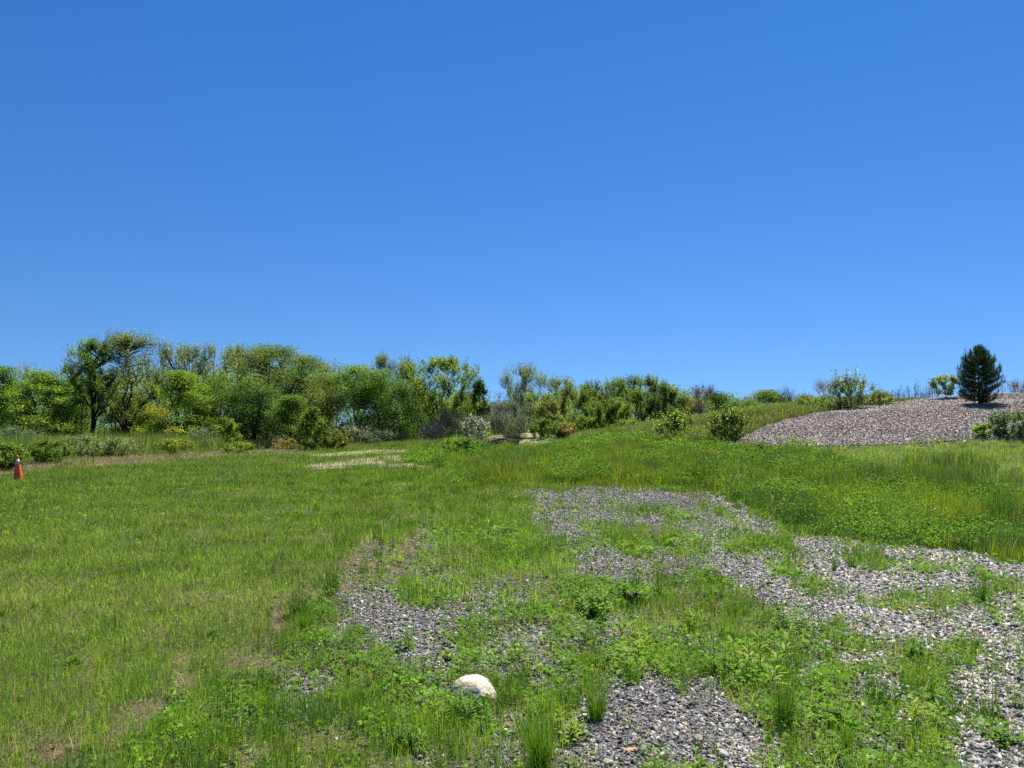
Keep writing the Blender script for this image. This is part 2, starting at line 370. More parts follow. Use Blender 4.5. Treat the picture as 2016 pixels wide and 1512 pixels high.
gc = lerp(gc, (0.34, 0.285, 0.19), Z['sand'] * sstep(0.1, 0.6, fbm(Xf * 1.2, Yf * 1.2, 73)) * 0.85)
gc = lerp(gc, (0.22, 0.175, 0.15), Z['mulch'])
gc = gc * (0.75 + 0.5 * fbm(Xf * 5, Yf * 5, 75))[:, None]
nx, ny = len(gx), len(gy)
i = np.arange(nx - 1)[None, :]; j = np.arange(ny - 1)[:, None] * nx
GF = np.stack([i + j, i + j + 1, i + j + 1 + nx, i + j + nx], -1).reshape(-1, 4)
tag(build('ground', [(np.stack([Xf, Yf, terrain(Xf, Yf)], 1), GF, gc)], M_GROUND, smooth=True), 'uneven earth of the field rising to a low hill on the right', kind='structure')

# ------------------------------------------------------------------ scatter of points by view distance
def scatter(D0, y0, y1, seed, fall=1.6, ref=5.0, wide=0.76, umin=None, umax=None):
    """points with density D0*(ref/y)^fall per square metre in the fan in front of the camera"""
    rs = np.random.default_rng(seed)
    ys = np.linspace(y0, y1, 2000); lo = -wide if umin is None else (umin - 1008) / F; hi = wide if umax is None else (umax - 1008) / F
    rho = D0 * np.minimum(1, (ref / ys)) ** fall * ys * (hi - lo)
    cum = np.concatenate([[0], np.cumsum((rho[1:] + rho[:-1]) / 2 * np.diff(ys))])
    N = int(cum[-1])
    y = np.interp(rs.random(N) * cum[-1], cum, ys)
    x = (lo + (hi - lo) * rs.random(N)) * y
    return x, y, rs
def P3(x, y): return np.stack([x, y, terrain(x, y)], 1)

# ------------------------------------------------------------------ gravel
def stone_cols(rs, N, warm=0.2):
    pal = np.array([(0.145, 0.15, 0.155), (0.215, 0.215, 0.22), (0.30, 0.30, 0.30), (0.095, 0.10, 0.105), (0.42, 0.41, 0.40), (0.34, 0.27, 0.21), (0.40, 0.33, 0.28)])
    pr = np.array([.25, .25, .17, .13, .08, .06, .06]); pr[5:] *= warm / 0.12; pr /= pr.sum()
    return pal[rs.choice(len(pal), N, p=pr)] * np.exp(rs.normal(0, .2, (N, 1))) * np.array([[1.10, 1.06, 1.0]])
def gravel():
    parts = []
    x, y, rs = scatter(7600, 3.3, 22, 101, fall=1.0)
    g = zones(x, y)['gravel']; px, py = project(x, y, 0)
    k = rs.random(len(x)) < g * 0.98
    x, y = x[k], y[k]; px = px[k]
    s = 0.0064 * np.exp(rs.normal(0, 0.38, len(x)).clip(-1, .75)) * (1 + 0.35 * sstep(1400, 1900, px)) * (y / 5).clip(1) ** 0.32
    p = P3(x, y); p[:, 2] += s * rs.uniform(-0.35, 0.6, len(x))
    col = stone_cols(rs, len(x), 0.14)
    w_ = sstep(1400, 1750, px)[:, None]; col = np.where((px < 1400)[:, None] & (col[:, :1] > .27) & (rs.random((len(x), 1)) < .6), col * .5, col); col = col * (1 + 0.10 * w_)
    nr = y < 5.5
    parts.append(rocks(p[nr], s[nr] * 1.35, 0.42, col[nr], rs, 'cube', .5, .7))
    parts.append(rocks(p[~nr], s[~nr] * 1.4, 0.42, col[~nr], rs, 'cube', .5, .7))
    print('stones', len(x))
    tag(build('gravel', parts, M_STONE), 'grey crushed stone showing through the weeds', kind='stuff')
gravel()

# ------------------------------------------------------------------ wood chips on the mound
def chips():
    rs = np.random.default_rng(5)
    N = 420000
    y = rs.uniform(22, 46, N); x = (rs.uniform(1400, 2350, N) - 1008) / F * y
    zz = zones(x, y); k = (zz['mulch'] > .5) | ((zones(x * 1.0 + rs.normal(0, .25, N), y + rs.normal(0, .5, N))['mulch'] > .5) & (rs.random(N) < .3)); x, y = x[k], y[k]; n = len(x)
    keep = rs.random(n) < 0.8; x, y = x[keep], y[keep]; n = len(x)
    p = P3(x, y); p[:, 2] += rs.uniform(0.0, 0.05, n)
    pal = np.array([(0.30, 0.25, 0.21), (0.38, 0.335, 0.29), (0.22, 0.175, 0.145), (0.47, 0.43, 0.38), (0.14, 0.11, 0.09), (0.30, 0.285, 0.28)])
    col = pal[rs.choice(6, n, p=[.28, .26, .16, .13, .08, .09])] * rs.uniform(.85, 1.15, (n, 1)) * np.array([[1.06, 1.06, 1.08]])
    print('chips', n)
    tag(build('wood_chips', [rocks(p, rs.uniform(0.016, 0.036, n), 0.3, col, rs, 'cube', 0.4, 1.4)], M_CHIP), 'brown and grey wood chip mulch covering the mound', kind='stuff')
chips()

# ------------------------------------------------------------------ grass and low plants
G_LAWN = (0.145, 0.255, 0.024); G_DARK = (0.068, 0.155, 0.020); G_YEL = (0.26, 0.35, 0.035); STRAW = (0.36, 0.29, 0.15); G_BLUE = (0.07, 0.13, 0.06)
def mixcol(rs, n, wts, v=0.2):
    pal = np.array([G_LAWN, G_DARK, G_YEL, STRAW, G_BLUE]); wts = np.asarray(wts, float)
    if wts.ndim == 1: wts = np.tile(wts, (n, 1))
    c = np.cumsum(wts / wts.sum(1, keepdims=True), 1); i = (rs.random(n)[:, None] > c).sum(1).clip(0, 4)
    return pal[i] * (1 + v * rs.normal(size=(n, 1)).clip(-2, 2)).clip(.3)
def lawn():
    x, y, rs = scatter(5200, 3.2, 60, 201)
    Z = zones(x, y)
    side = (1 - Z['gravel']) ** .6 * (1 - .9 * Z['gravel']) * (1 - Z['meadow']) * (1 - Z['mulch']) * (1 - Z['edge'] * .85) * (1 - Z['sand'] * .75) * (1 - Z['scrub']) * (1 - Z['dirt'] * .93) * (1 - Z['hill'])
    side = side * np.where(Z['mixed'] > .5, 0.42, 1.0)
    f2 = fbm(x * 1.7, y * 1.7, 91); dens = 0.72 + 0.28 * sstep(.25, .6, f2)
    k = rs.random(len(x)) < side * dens
    x, y = x[k], y[k]; Z = {q: v[k] for q, v in Z.items()}; n = len(x)
    sc = (y / 5).clip(1) ** 0.85
    hn = fbm(x * .9, y * .9, 92); rough = sstep(.52, .75, hn) * (Z['px'] > 620) * (Z['rlawn'] < .5)
    mixd = Z['mixed']
    h = rs.uniform(.035, .085, n) * (1 + .9 * rough) * (.7 + .6 * fbm(x * 3, y * 3, 82)) * (1 + .25 * mixd) * (1 + 0.25 * np.log(sc + 1e-3).clip(0))
    tall = rs.random(n) < 0.06; h = np.where(tall, h * 1.8, h)
    wd = rs.uniform(.0022, .0042, n) * sc
    tn = fbm(x * .45 + 7, y * .45, 93); dry = sstep(.5, .85, fbm(x * 1.3, y * 1.3, 94)) * sstep(14, 5, y) * 0 + sstep(.52, .85, fbm(x * 1.3, y * 1.3, 94))
    near = 1 - sstep(7, 16, y)
    wts = np.stack([np.full(n, .34), .22 + .35 * tn * (1 - near) + .2 * rough, .16 + .2 * (1 - tn) + .6 * Z['rlawn'] + .25 * mixd, .05 + .05 * near + .22 * dry * (.35 + .65 * near) + .1 * Z['rlawn'] * 0, .05 + .05 * tn], 1)
    col = mixcol(rs, n, wts)
    col = col * (1.22 - .20 * (1 - near) * (1 - Z['rlawn']) + .35 * (fbm(x * 2.2, y * 2.2, 81) - .5))[:, None]
    lean = np.abs(rs.normal(0.35, 0.35, n))
    nr = y < 9
    print('lawn', n)
    tag(build('lawn_grass', [blades(P3(x[nr], y[nr]), h[nr], wd[nr], lean[nr], col[nr], rs, 2), blades(P3(x[~nr], y[~nr]), h[~nr], wd[~nr], lean[~nr], col[~nr], rs, 1, 0.3)], M_GRASS), 'short patchy green grass of the lawn', kind='stuff')
lawn()
def thatch():
    x, y, rs = scatter(900, 3.2, 45, 211)
    Z = zones(x, y)
    pr = np.maximum.reduce([Z['dirt'], Z['edge'] * 3.0, 0.25 * Z['mixed'] * (1 - Z['gravel']), .10 * (1 - Z['mixed']) * sstep(14, 6, y) + 0.02]) * (1 - Z['meadow'] * .9) * (1 - Z['gravel']) * (1 - Z['mulch'])
    k = rs.random(len(x)) < pr; x, y = x[k], y[k]; e = Z['edge'][k]; n = len(x)
    sc = (y / 5).clip(1) ** 0.8
    col = vary((0.32, 0.25, 0.155), rs, n, .3, .08) * np.where(rs.random(n) < .25 + .35 * e, .35, 1)[:, None]
    tag(build('dry_thatch', [blades(P3(x, y), rs.uniform(.05, .11, n) * (1 + 2.2 * e), rs.uniform(.003, .005, n) * sc, rs.uniform(.9, 2.6, n), col, rs, 2)], M_GRASS), 'dead straw and thatch in the bare spots and along the lawn edge', kind='stuff')
thatch()

def clover():
    x, y, rs = scatter(2600, 3.2, 20, 221, fall=1.5)
    Z = zones(x, y)
    cn = fbm(x * 1.1 + 3, y * 1.1, 95)
    near = 1 - sstep(7, 15, y)
    pr = Z['mixed'] * (1 - Z['dirt'] * .9) * (1 - Z['gravel']) ** 1.3 * (.25 + .75 * sstep(.35, .6, cn + .14 * sstep(1100, 1700, Z['px']))) * (.5 + .5 * near) + 0.04 * (1 - Z['mixed']) * (1 - Z['meadow']) * (1 - Z['mulch']) * (1 - Z['scrub']) * (Z['hill'] < .5)
    k = rs.random(len(x)) < pr; x, y = x[k], y[k]; px = Z['px'][k]; n = len(x)
    sc = (y / 5).clip(1) ** 0.7
    c = P3(x, y); mound = 0.35 + 1.9 * sstep(.4, .85, .5 * fbm(x * 1.1 + 3, y * 1.1, 95) + .5 * fbm(x * 4.2, y * 4.2, 83)); c[:, 2] += rs.uniform(.010, .055, n) * mound
    nrm = rnd_dir(rs, n, 2.2); a0 = rs.random(n) * 2 * pi
    s = rs.uniform(.007, .0125, n) * sc * 1.15
    base = vary((0.13, 0.25, 0.018), rs, n, .25, .18) * np.where(rs.random(n) < .12, 1.5, 1)[:, None]
    P = []
    for q in range(3):
        a = a0 + q * 2.094
        d = np.stack([np.cos(a), np.sin(a), 0.1 + 0 * a], 1); d = unit(d - nrm * (d * nrm).sum(1, keepdims=True))
        P.append(leaves(c, d, nrm, s * 1.3, s * 1.25, base, 6 if n < 1e6 else 4, 0.15))
    print('clover', n)
    tag(build('clover', P, M_WEED), 'low clover leaves carpeting the weedy part of the lot', kind='stuff')
clover()

def plant_parts(rs, p, h, nleaf, L, W, col, up=0.5, stemcol=(0.10, 0.13, 0.04), spread=0.12, K=6, stems=1):
    """leafy herb: stems with spirally set leaves; p (3,)"""
    out = []
    for s in range(stems):
        a = rs.random() * 2 * pi; tip = np.array([cos(a), sin(a), 0]) * spread * h * rs.uniform(.3, 1.6) * (1 if stems > 1 else .6) + np.array([0, 0, h * rs.uniform(.75, 1.05)])
        t = np.sort(rs.uniform(.08, 1, nleaf)) ; base = p + tip * t[:, None]
        az = np.arange(nleaf) * 2.4 + a; d = np.stack([np.cos(az), np.sin(az), up * (0.5 + t)], 1)
        sz = (1.05 - .45 * t) * rs.uniform(.7, 1.2, nleaf)
        out.append(leaves(base, d, np.tile([0, 0, 1.], (nleaf, 1)) + rs.normal(0, .15, (nleaf, 3)), L * sz, W * sz, vary(col, rs, nleaf, .15, .08), K, 0.25))
        ts = np.linspace(0, 1, 4)
        out.append(tubes((p + tip * ts[:, None])[None], np.array([[.0022, .002, .0016, .001]]) * (h / .2) ** .5, stemcol, 3))
    return out
def herbs():
    rs = np.random.default_rng(33); P = []
    x, y, r2 = scatter(60, 3.3, 22, 231, fall=.7)
    Z = zones(x, y)
    pr = Z['mixed'] * (1 - .85 * Z['gravel']) + .10 * (1 - Z['mixed']) * (1 - Z['meadow']) * (Z['rlawn'] < .5) * (y < 14)
    k = r2.random(len(x)) < pr * sstep(.2, .65, fbm(x * .8, y * .8, 96)); x, y = x[k], y[k]
    print('herbs', len(x))
    for q in range(len(x)):
        t = rs.random(); p = P3(x[q:q + 1], y[q:q + 1])[0]
        sc = max(1, y[q] / 7) ** .5
        if t < .45: P += plant_parts(rs, p, rs.uniform(.05, .14), 9, .035 * sc, .013 * sc, (0.14, 0.25, 0.02), .5)
        elif t < .75: P += plant_parts(rs, p, rs.uniform(.08, .2), 12, .03 * sc, .009 * sc, (0.10, 0.20, 0.03), .9, spread=.3, stems=2)
        else: P += plant_parts(rs, p, rs.uniform(.03, .06), 10, .05 * sc, .02 * sc, (0.09, 0.18, 0.02), .15)
    tag(build('weeds', P, M_WEED), 'small broadleaf weeds scattered over the gravel and grass', kind='stuff')
herbs()
def wisps():
    """taller grass in tufts over the weedy ground"""
    x, y, rs = scatter(60, 3.3, 24, 241, fall=.9)
    Z = zones(x, y)
    pr = Z['mixed'] * (1 - .8 * Z['gravel']) * .8 + .30 * (1 - Z['mixed']) * (1 - Z['meadow']) * (Z['rlawn'] < .5) * (Z['px'] > 450) + .04 * (Z['rlawn'] < .5)
    pr = pr + 2.0 * sstep(1330, 1440, Z['py']) * (Z['px'] < 1120) * sstep(150, 400, Z['px'])
    k = rs.random(len(x)) < .6 * pr * sstep(.3, .7, fbm(x * .7 + 5, y * .7, 97) + .2 * sstep(1330, 1440, Z['py'])); x, y = x[k], y[k]; m = len(x)
    nb = 46; xx = np.repeat(x, nb) + rs.normal(0, .05, m * nb); yy = np.repeat(y, nb) + rs.normal(0, .05, m * nb)
    hh = np.repeat(rs.uniform(.09, .20, m), nb) * rs.uniform(.5, 1.1, m * nb)
    tc = mixcol(rs, m, (.4, .35, .15, .0, .1), .15); col = np.repeat(tc, nb, 0) * rs.uniform(.75, 1.25, (m * nb, 1))
    sc = (yy / 6).clip(1) ** .7
    ln = np.abs(rs.normal(.15, .3, m * nb)); g = zones(xx, yy)['gravel']; kk = rs.random(m * nb) > g * .6
    print('wisps', kk.sum())
    tag(build('long_grass', [blades(P3(xx, yy)[kk], hh[kk], (rs.uniform(.0022, .004, m * nb) * sc)[kk], ln[kk], col[kk], rs, 3)], M_GRASS), 'loose tufts of longer grass among the weeds', kind='stuff')
wisps()

def meadow():
    x, y, rs = scatter(2300, 9, 48, 251, fall=1.35, ref=12)
    Z = zones(x, y)
    k = rs.random(len(x)) < Z['meadow'] * .95 + .0; x, y = x[k], y[k]; px = Z['px'][k]; n = len(x)
    f = fbm(x * .35, y * .35, 98); edge = 1 - sstep(0, 2.0, y - 12.2 + .0 * x)
    f = .5 * f + .5 * fbm(x * 1.3, y * 1.0, 84); h = rs.uniform(.14, .5, n) * (.25 + 1.5 * f ** 1.6)
    # lower near the gravel margin
    lowm = zones(x, y - 1.0)['meadow'] > .5; h = h * np.where(lowm, 1, .5)
    sc = (y / 12).clip(1) ** .7
    g2 = fbm(x * .6 + 9, y * .6, 99)
    wts = np.stack([np.full(n, .3), .1 + .8 * g2 ** 2, .05 + .6 * (1 - g2) ** 1.5, np.full(n, .04), .03 + .9 * sstep(.5, .75, g2)], 1)
    col = mixcol(rs, n, wts)
    print('meadow', n)
    ln = np.abs(rs.normal(.2, .3, n))
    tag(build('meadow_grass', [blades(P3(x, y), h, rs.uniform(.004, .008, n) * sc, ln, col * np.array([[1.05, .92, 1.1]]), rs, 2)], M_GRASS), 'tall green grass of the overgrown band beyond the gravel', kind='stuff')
    # broad leaved weeds in the meadow
    x, y, rs = scatter(85, 10, 46, 252, fall=1.0, ref=12)
    Z = zones(x, y); nn = fbm(x * .55 + 2, y * .55, 90)
    k = (Z['meadow'] > .5) & (rs.random(len(x)) < .05 + .95 * sstep(.45, .6, nn)); x, y = x[k], y[k]; m = len(x)
    nb = 26; pc = P3(x, y); hh = rs.uniform(.08, .45, m) * (.3 + 1.3 * fbm(x * .6, y * .45, 98)); hh *= np.where(zones(x, y - 1.0)['meadow'] > .5, 1, .6)
    c = np.repeat(pc, nb, 0) + rs.normal(0, .10, (m * nb, 3)) * np.array([1, 1, 0]); tt = rs.uniform(.3, 1.05, m * nb); c[:, 2] += tt * np.repeat(hh, nb)
    d = rnd_dir(rs, m * nb, .25, .5); nr = rnd_dir(rs, m * nb, 1.4)
    yy = np.repeat(y, nb); s = rs.uniform(.028, .055, m * nb) * (yy / 12).clip(1) ** .6
    pcx = np.array([(0.12, 0.23, 0.022), (0.22, 0.33, 0.025), (0.08, 0.17, 0.022)])[rs.choice(3, m, p=[.5, .28, .22])]
    col = np.repeat(pcx, nb, 0) * rs.uniform(.75, 1.25, (m * nb, 1))
    print('mweeds', m * nb)
    tag(build('meadow_weeds', [leaves(c, d, nr, s, s * .5, col, 4)], M_WEED), 'leafy bright weeds crowding the overgrown band', kind='stuff')
meadow()

P_TALL = [[(1330,905),(1420,890),(1560,892),(1600,915),(1580,955),(1450,960),(1360,945)], [(1780,915),(1900,905),(1960,930),(1940,960),(1820,955)], [(940,905),(1010,890),(1060,905),(1040,940),(960,935)], [(1120,878),(1200,870),(1260,885),(1200,905)], [(1950,960),(2016,950),(2100,990),(2080,1060),(1960,1050)], [(1640,940),(1720,935),(1760,965),(1680,985)]]
def tall_grass():
    x, y, rs = scatter(1100, 10, 40, 255, fall=1.0, ref=12)
    px, py = project(x + .6 * (fbm(x, y, 67) - .5), y + 1.5 * (fbm(x, y, 68) - .5), terrain(x, y)); m = np.zeros(len(x), bool)
    for q in P_TALL: m |= inpoly(px, py, q)
    m &= rs.random(len(x)) < .25 + .75 * sstep(.4, .6, fbm(x * 1.4, y * 1.1, 69)); x, y = x[m], y[m]; n = len(x)
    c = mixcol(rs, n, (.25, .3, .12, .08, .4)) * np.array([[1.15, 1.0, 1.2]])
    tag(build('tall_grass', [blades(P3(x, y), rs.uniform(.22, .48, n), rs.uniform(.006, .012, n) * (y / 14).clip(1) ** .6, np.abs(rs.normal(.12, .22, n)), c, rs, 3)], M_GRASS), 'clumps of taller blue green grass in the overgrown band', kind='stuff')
tall_grass()

def hillside():
    x, y, rs = scatter(420, 24, 75, 261, fall=1.2, ref=24, umin=900, umax=2350)
    Z = zones(x, y)
    k = rs.random(len(x)) < Z['hill']; x, y = x[k], y[k]; n = len(x)
    f = fbm(x * .25, y * .25, 88); pxx = Z['px'][k]
    h = rs.uniform(.15, .42, n) * (.6 + .7 * f) * np.where(pxx > 1660, .5, 1)
    wts = np.stack([np.full(n, .3), .1 + .2 * f, .25 + .2 * (1 - f), .5 * f + .10, np.full(n, .35)], 1)
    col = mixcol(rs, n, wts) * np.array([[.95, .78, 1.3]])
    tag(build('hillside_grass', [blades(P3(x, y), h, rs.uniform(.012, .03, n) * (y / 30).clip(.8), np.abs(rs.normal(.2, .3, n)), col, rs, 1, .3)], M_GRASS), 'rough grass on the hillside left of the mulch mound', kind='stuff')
    print('hill', n)
    x, y, rs = scatter(16, 25, 60, 262, fall=1.0, ref=25, umin=1090, umax=1760)
    Z = zones(x, y); k = (Z['hill'] > .5) & (rs.random(len(x)) < sstep(.35, .6, fbm(x * .3, y * .3, 89))); x, y = x[k], y[k]; m = len(x); nb = 60
    pc = P3(x, y); c = np.repeat(pc, nb, 0) + rs.normal(0, .2, (m * nb, 3)) * np.array([1, 1, 0]); c[:, 2] += rs.uniform(0.05, 1, m * nb) * np.repeat(rs.uniform(.15, .5, m), nb)
    pcx = np.array([(0.13, 0.20, 0.03), (0.20, 0.26, 0.04), (0.14, 0.18, 0.08)])[rs.choice(3, m)]
    s = rs.uniform(.05, .09, m * nb)
    tag(build('hillside_weeds', [leaves(c, rnd_dir(rs, m * nb, .3, .5), rnd_dir(rs, m * nb, 1.2), s, s * .5, np.repeat(pcx, nb, 0) * rs.uniform(.75, 1.25, (m * nb, 1)), 4)], M_WEED), 'patches of low weeds on the hillside', kind='stuff')
hillside()
def scrub():
    x, y, rs = scatter(300, 25, 62, 271, fall=1.0, ref=26, umin=-250, umax=960)
    Z = zones(x, y); k = rs.random(len(x)) < Z['scrub']; x, y = x[k], y[k]; n = len(x); px = Z['px'][k]
    f = fbm(x * .3, y * .3, 86); f3 = fbm(x * .3 + 20, y * .3, 85)
    h = rs.uniform(.4, 1.25, n) * (.35 + .9 * f)
    # low just behind the lawn edge
    fr = zones(x, y - 2.5)['scrub']; h = h * np.where(fr > .5, 1, .35)
    h = h * np.interp(px, [0, 450, 560, 640, 700, 930], [1, .9, .45, .25, .4, .5])
    dead = (rs.random(n) < .10 + .35 * sstep(.5, .8, f3))
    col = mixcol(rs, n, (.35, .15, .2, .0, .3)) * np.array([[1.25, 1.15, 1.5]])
    col[dead] = vary((0.27, 0.21, 0.16), rs, int(dead.sum()), .3, .05)
    print('scrub', n)
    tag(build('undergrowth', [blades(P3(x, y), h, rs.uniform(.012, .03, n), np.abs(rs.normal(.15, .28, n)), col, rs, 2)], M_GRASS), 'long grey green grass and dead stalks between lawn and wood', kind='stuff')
scrub()

# ------------------------------------------------------------------ trees and shrubs
LC = {k_: (1.66 * v_[0], 1.55 * v_[1], 1.8 * v_[2]) for k_, v_ in dict(bright=(0.115, 0.185, 0.022), mid=(0.075, 0.135, 0.022), dark=(0.042, 0.088, 0.020), olive=(0.125, 0.155, 0.035),
          yellow=(0.20, 0.22, 0.03), silver=(0.21, 0.26, 0.14), grey=(0.155, 0.20, 0.085), pale=(0.15, 0.21, 0.055), brown=(0.20, 0.14, 0.08), blue=(0.10, 0.155, 0.085)).items()}
BARKC = dict(dark=(0.045, 0.038, 0.032), grey=(0.23, 0.21, 0.18), pale=(0.40, 0.33, 0.26))
def prof(kind, t):
    if kind == 'dome': return np.clip(1 - t ** 2.2, 0, 1) ** .6 * np.minimum(1, .72 + 1.2 * t)
    if kind == 'round': return np.sqrt(np.clip(1 - (2 * t - 1) ** 2, 0, 1)) ** .8
    if kind == 'vase': return 1.3 * (.25 + .75 * t ** .8) * np.sqrt(np.clip(1 - np.clip((t - .62) / .38, 0, 1) ** 2, 0, 1))
    if kind == 'column': return np.clip(1 - t ** 3, 0, 1) ** .6 * (.6 + .4 * np.minimum(1, 3 * t))
    if kind == 'cone': return (1 - t) ** .7 * np.minimum(1, .5 + 4 * t)
def plant(name, u, top, hw, Y, label, cat, form='round', color='mid', cb=.15, tips=110, nl=60, leaf=.15, sig=.5, stems=1, fork=.3, bark='dark', twigs=0, base=None, group=None, mat=None, seed=None, up=.6, twr=.008, flat=.55, shoots=(), asp=.55, col2=None, colf=0.0, blossom=0, depth=1.0, trunk_r=1.0, nup=.9):
    seed = int(u * 7 + top * 13) if seed is None else seed
    if leaf > .125 and cat == 'tree': nl = int(nl * (leaf / .12) ** 1.6); leaf = .12
    rs = np.random.default_rng(seed)
    if base is not None:
        b = at(u, base); X, Y = b[0], b[1]
    else: X = (u - 1008) / F * Y
    z0 = float(terrain(X, Y)); org = np.array([X, Y, z0 - .03])
    zt = 1.6 + (756 - top + F * math.tan(PITCH)) / F * Y
    H = max(zt - z0, .3); R = hw / F * Y * 1.12
    N = tips
    t = rs.random(N) ** .85; az = rs.random(N) * 2 * pi
    ph = rs.random(3) * 6.28
    lob = 1 + .14 * np.sin(2 * az + ph[0] + 5 * t) + .17 * np.sin(3 * az + ph[1] - 9 * t) + .15 * np.sin(5 * az + ph[2] + 14 * t)
    rr = R * prof(form, t) * lob * rs.random(N) ** .36
    T = np.stack([rr * np.cos(az), rr * np.sin(az) * depth, H * (cb + (1 - cb) * t) - sig * .3 * (1 - t)], 1)
    T[:, 2] = np.minimum(T[:, 2], H * .99 - sig * (.55 if twigs else .35))
    if cat == 'tree' and H > 2:
        g_ = .5 * vnoise(T[:, 0] / 1.0 + seed, T[:, 2] / .8, 3) + .5 * vnoise(T[:, 1] / 1.0 + seed, T[:, 2] / .8 + 9, 4); kp = g_ > np.quantile(g_, .24); T = T[kp]; N = len(T); nl = int(nl * 1.25)
    # main limbs
    K = max(stems, 5 if stems == 1 else stems); K = min(K + (4 if form in ('dome', 'round') and twigs == 0 else 3), N)
    idx = [int(np.argmax(T[:, 2]))]; dd = np.linalg.norm(T - T[idx[0]], axis=1)
    for _ in range(K - 1):
        j = int(np.argmax(dd)); idx.append(j); dd = np.minimum(dd, np.linalg.norm(T - T[j], axis=1))
    E = T[idx] * np.array([.85, .85, .95]); ts = np.linspace(0, 1, 9)[None, :, None]
    b0 = np.zeros((K, 3)); fk = np.zeros((K, 3))
    if stems > 1:
        a = rs.random(K) * 6.28; b0[:, 0] = np.cos(a) * .05 * R; b0[:, 1] = np.sin(a) * .05 * R
        fk = b0 + np.stack([E[:, 0] * .18, E[:, 1] * .18, H * np.full(K, .25)], 1)
    else:
        fk[:, 2] = np.minimum(H * fork * rs.uniform(.6, 1.6, K), E[:, 2] * .7); fk[:, 0] = rs.normal(0, .01 * H); fk[:, 1] = rs.normal(0, .01 * H)
    c2 = fk * .45 + E * .55; c2[:, 2] += .12 * H * (E[:, 2] > fk[:, 2] + .2 * H); c2[:, :2] += rs.normal(0, .035 * R, (K, 2))
    def bez(t_): return (1 - t_) ** 3 * b0[:, None] + 3 * (1 - t_) ** 2 * t_ * fk[:, None] + 3 * (1 - t_) * t_ ** 2 * c2[:, None] + t_ ** 3 * E[:, None]
    L = bez(ts); L[:, 1:-1] += rs.normal(0, .012 * H, (K, 7, 3))
    r0 = H * (.017 if stems == 1 else .009) * trunk_r
    RR = np.repeat((r0 * (1 - .86 * ts[..., 0] ** .8)), K, 0); RR[:, 0] *= 1.25
    wood = [tubes(L, RR, BARKC[bark], 6)]
    # secondary branches from nearest lower limb point
    pts = bez(np.linspace(.25, .97, 14)[None, :, None]).reshape(-1, 3)
    D = np.linalg.norm(T[:, None] - pts[None], axis=2) + 2.0 * np.clip(pts[None, :, 2] - T[:, None, 2] + .05 * H, 0, None)
    A = pts[np.argmin(D, 1)]; t5 = np.linspace(0, 1, 5)[None, :, None]
    mid = A * .5 + T * .5; mid[:, 2] += .12 * np.linalg.norm(T - A, axis=1)
    B = (1 - t5) ** 2 * A[:, None] + 2 * (1 - t5) * t5 * mid[:, None] + t5 ** 2 * T[:, None]; B[:, 1:-1] += rs.normal(0, .008 * H, (N, 3, 3))
    rb = np.clip(r0 * .28, .006, .05); wood.append(tubes(B, np.repeat(rb * (1 - .7 * t5[..., 0]), N, 0), BARKC[bark], 4))
    lp = []
    if twigs:
        M = N * twigs; ti = np.repeat(np.arange(N), twigs); f = rs.uniform(.35, 1, M); k4 = (f * 4).astype(int).clip(0, 3); fr = f * 4 - k4
        s0 = B[ti, k4] * (1 - fr[:, None]) + B[ti, k4 + 1] * fr[:, None]
        outw = unit(s0 - np.array([0, 0, H * .3])); dr = unit(outw * .7 + rs.normal(0, .5, (M, 3)) + np.array([0, 0, up]))
        ln = sig * rs.uniform(.5, 1.5, M)
        tt = np.linspace(0, 1, 3)[None, :, None]; tw = s0[:, None] + dr[:, None] * ln[:, None, None] * tt + np.array([0, 0, 1.]) * (ln[:, None, None] * .15 * tt ** 2)
        wood.append(tubes(tw, np.repeat(np.array([[1, .7, .35]]) * twr, M, 0), BARKC[bark], 3))
        q = max(1, int(nl / twigs)) if nl else 0
        if q:
            li = np.repeat(np.arange(M), q); g = rs.uniform(.15, 1.05, M * q)
            lp = tw[li, 0] + (tw[li, 2] - tw[li, 0]) * g[:, None] + rs.normal(0, leaf * .5, (M * q, 3)); tid = ti[li]
    elif nl:
        tid = np.repeat(np.arange(N), nl); lp = T[tid] + rs.normal(0, 1, (N * nl, 3)).clip(-1.7, 1.7) * np.array([sig, sig, sig * flat])
    for (du, tp) in shoots:
        hs = 1.6 + (756 - tp + F * math.tan(PITCH)) / F * Y - z0; ts_ = np.linspace(0, 1, 6); a_ = T[np.argmin(np.abs(T[:, 0] - du * .5 / F * Y) + np.abs(T[:, 1]) * .5)] * [1, 1, .6]
        e_ = np.array([du / F * Y, a_[1], hs]); sp = a_ + (e_ - a_) * ts_[:, None]; sp[:, 2] += .05 * np.sin(ts_ * 3) ; wood.append(tubes(sp[None], np.linspace(.014, .004, 6)[None], BARKC[bark], 4))
        m_ = 70; g_ = rs.uniform(.25, 1.0, m_)[:, None]; q_ = a_ + (e_ - a_) * g_ + rs.normal(0, .045, (m_, 3)); lp = np.concatenate([lp, q_]); tid = np.concatenate([tid, rs.integers(0, N, m_)])
    root = thing(name, org, label, cat, group)
    build('trunk' if cat == 'tree' else 'stems', wood, M_BARK, root)
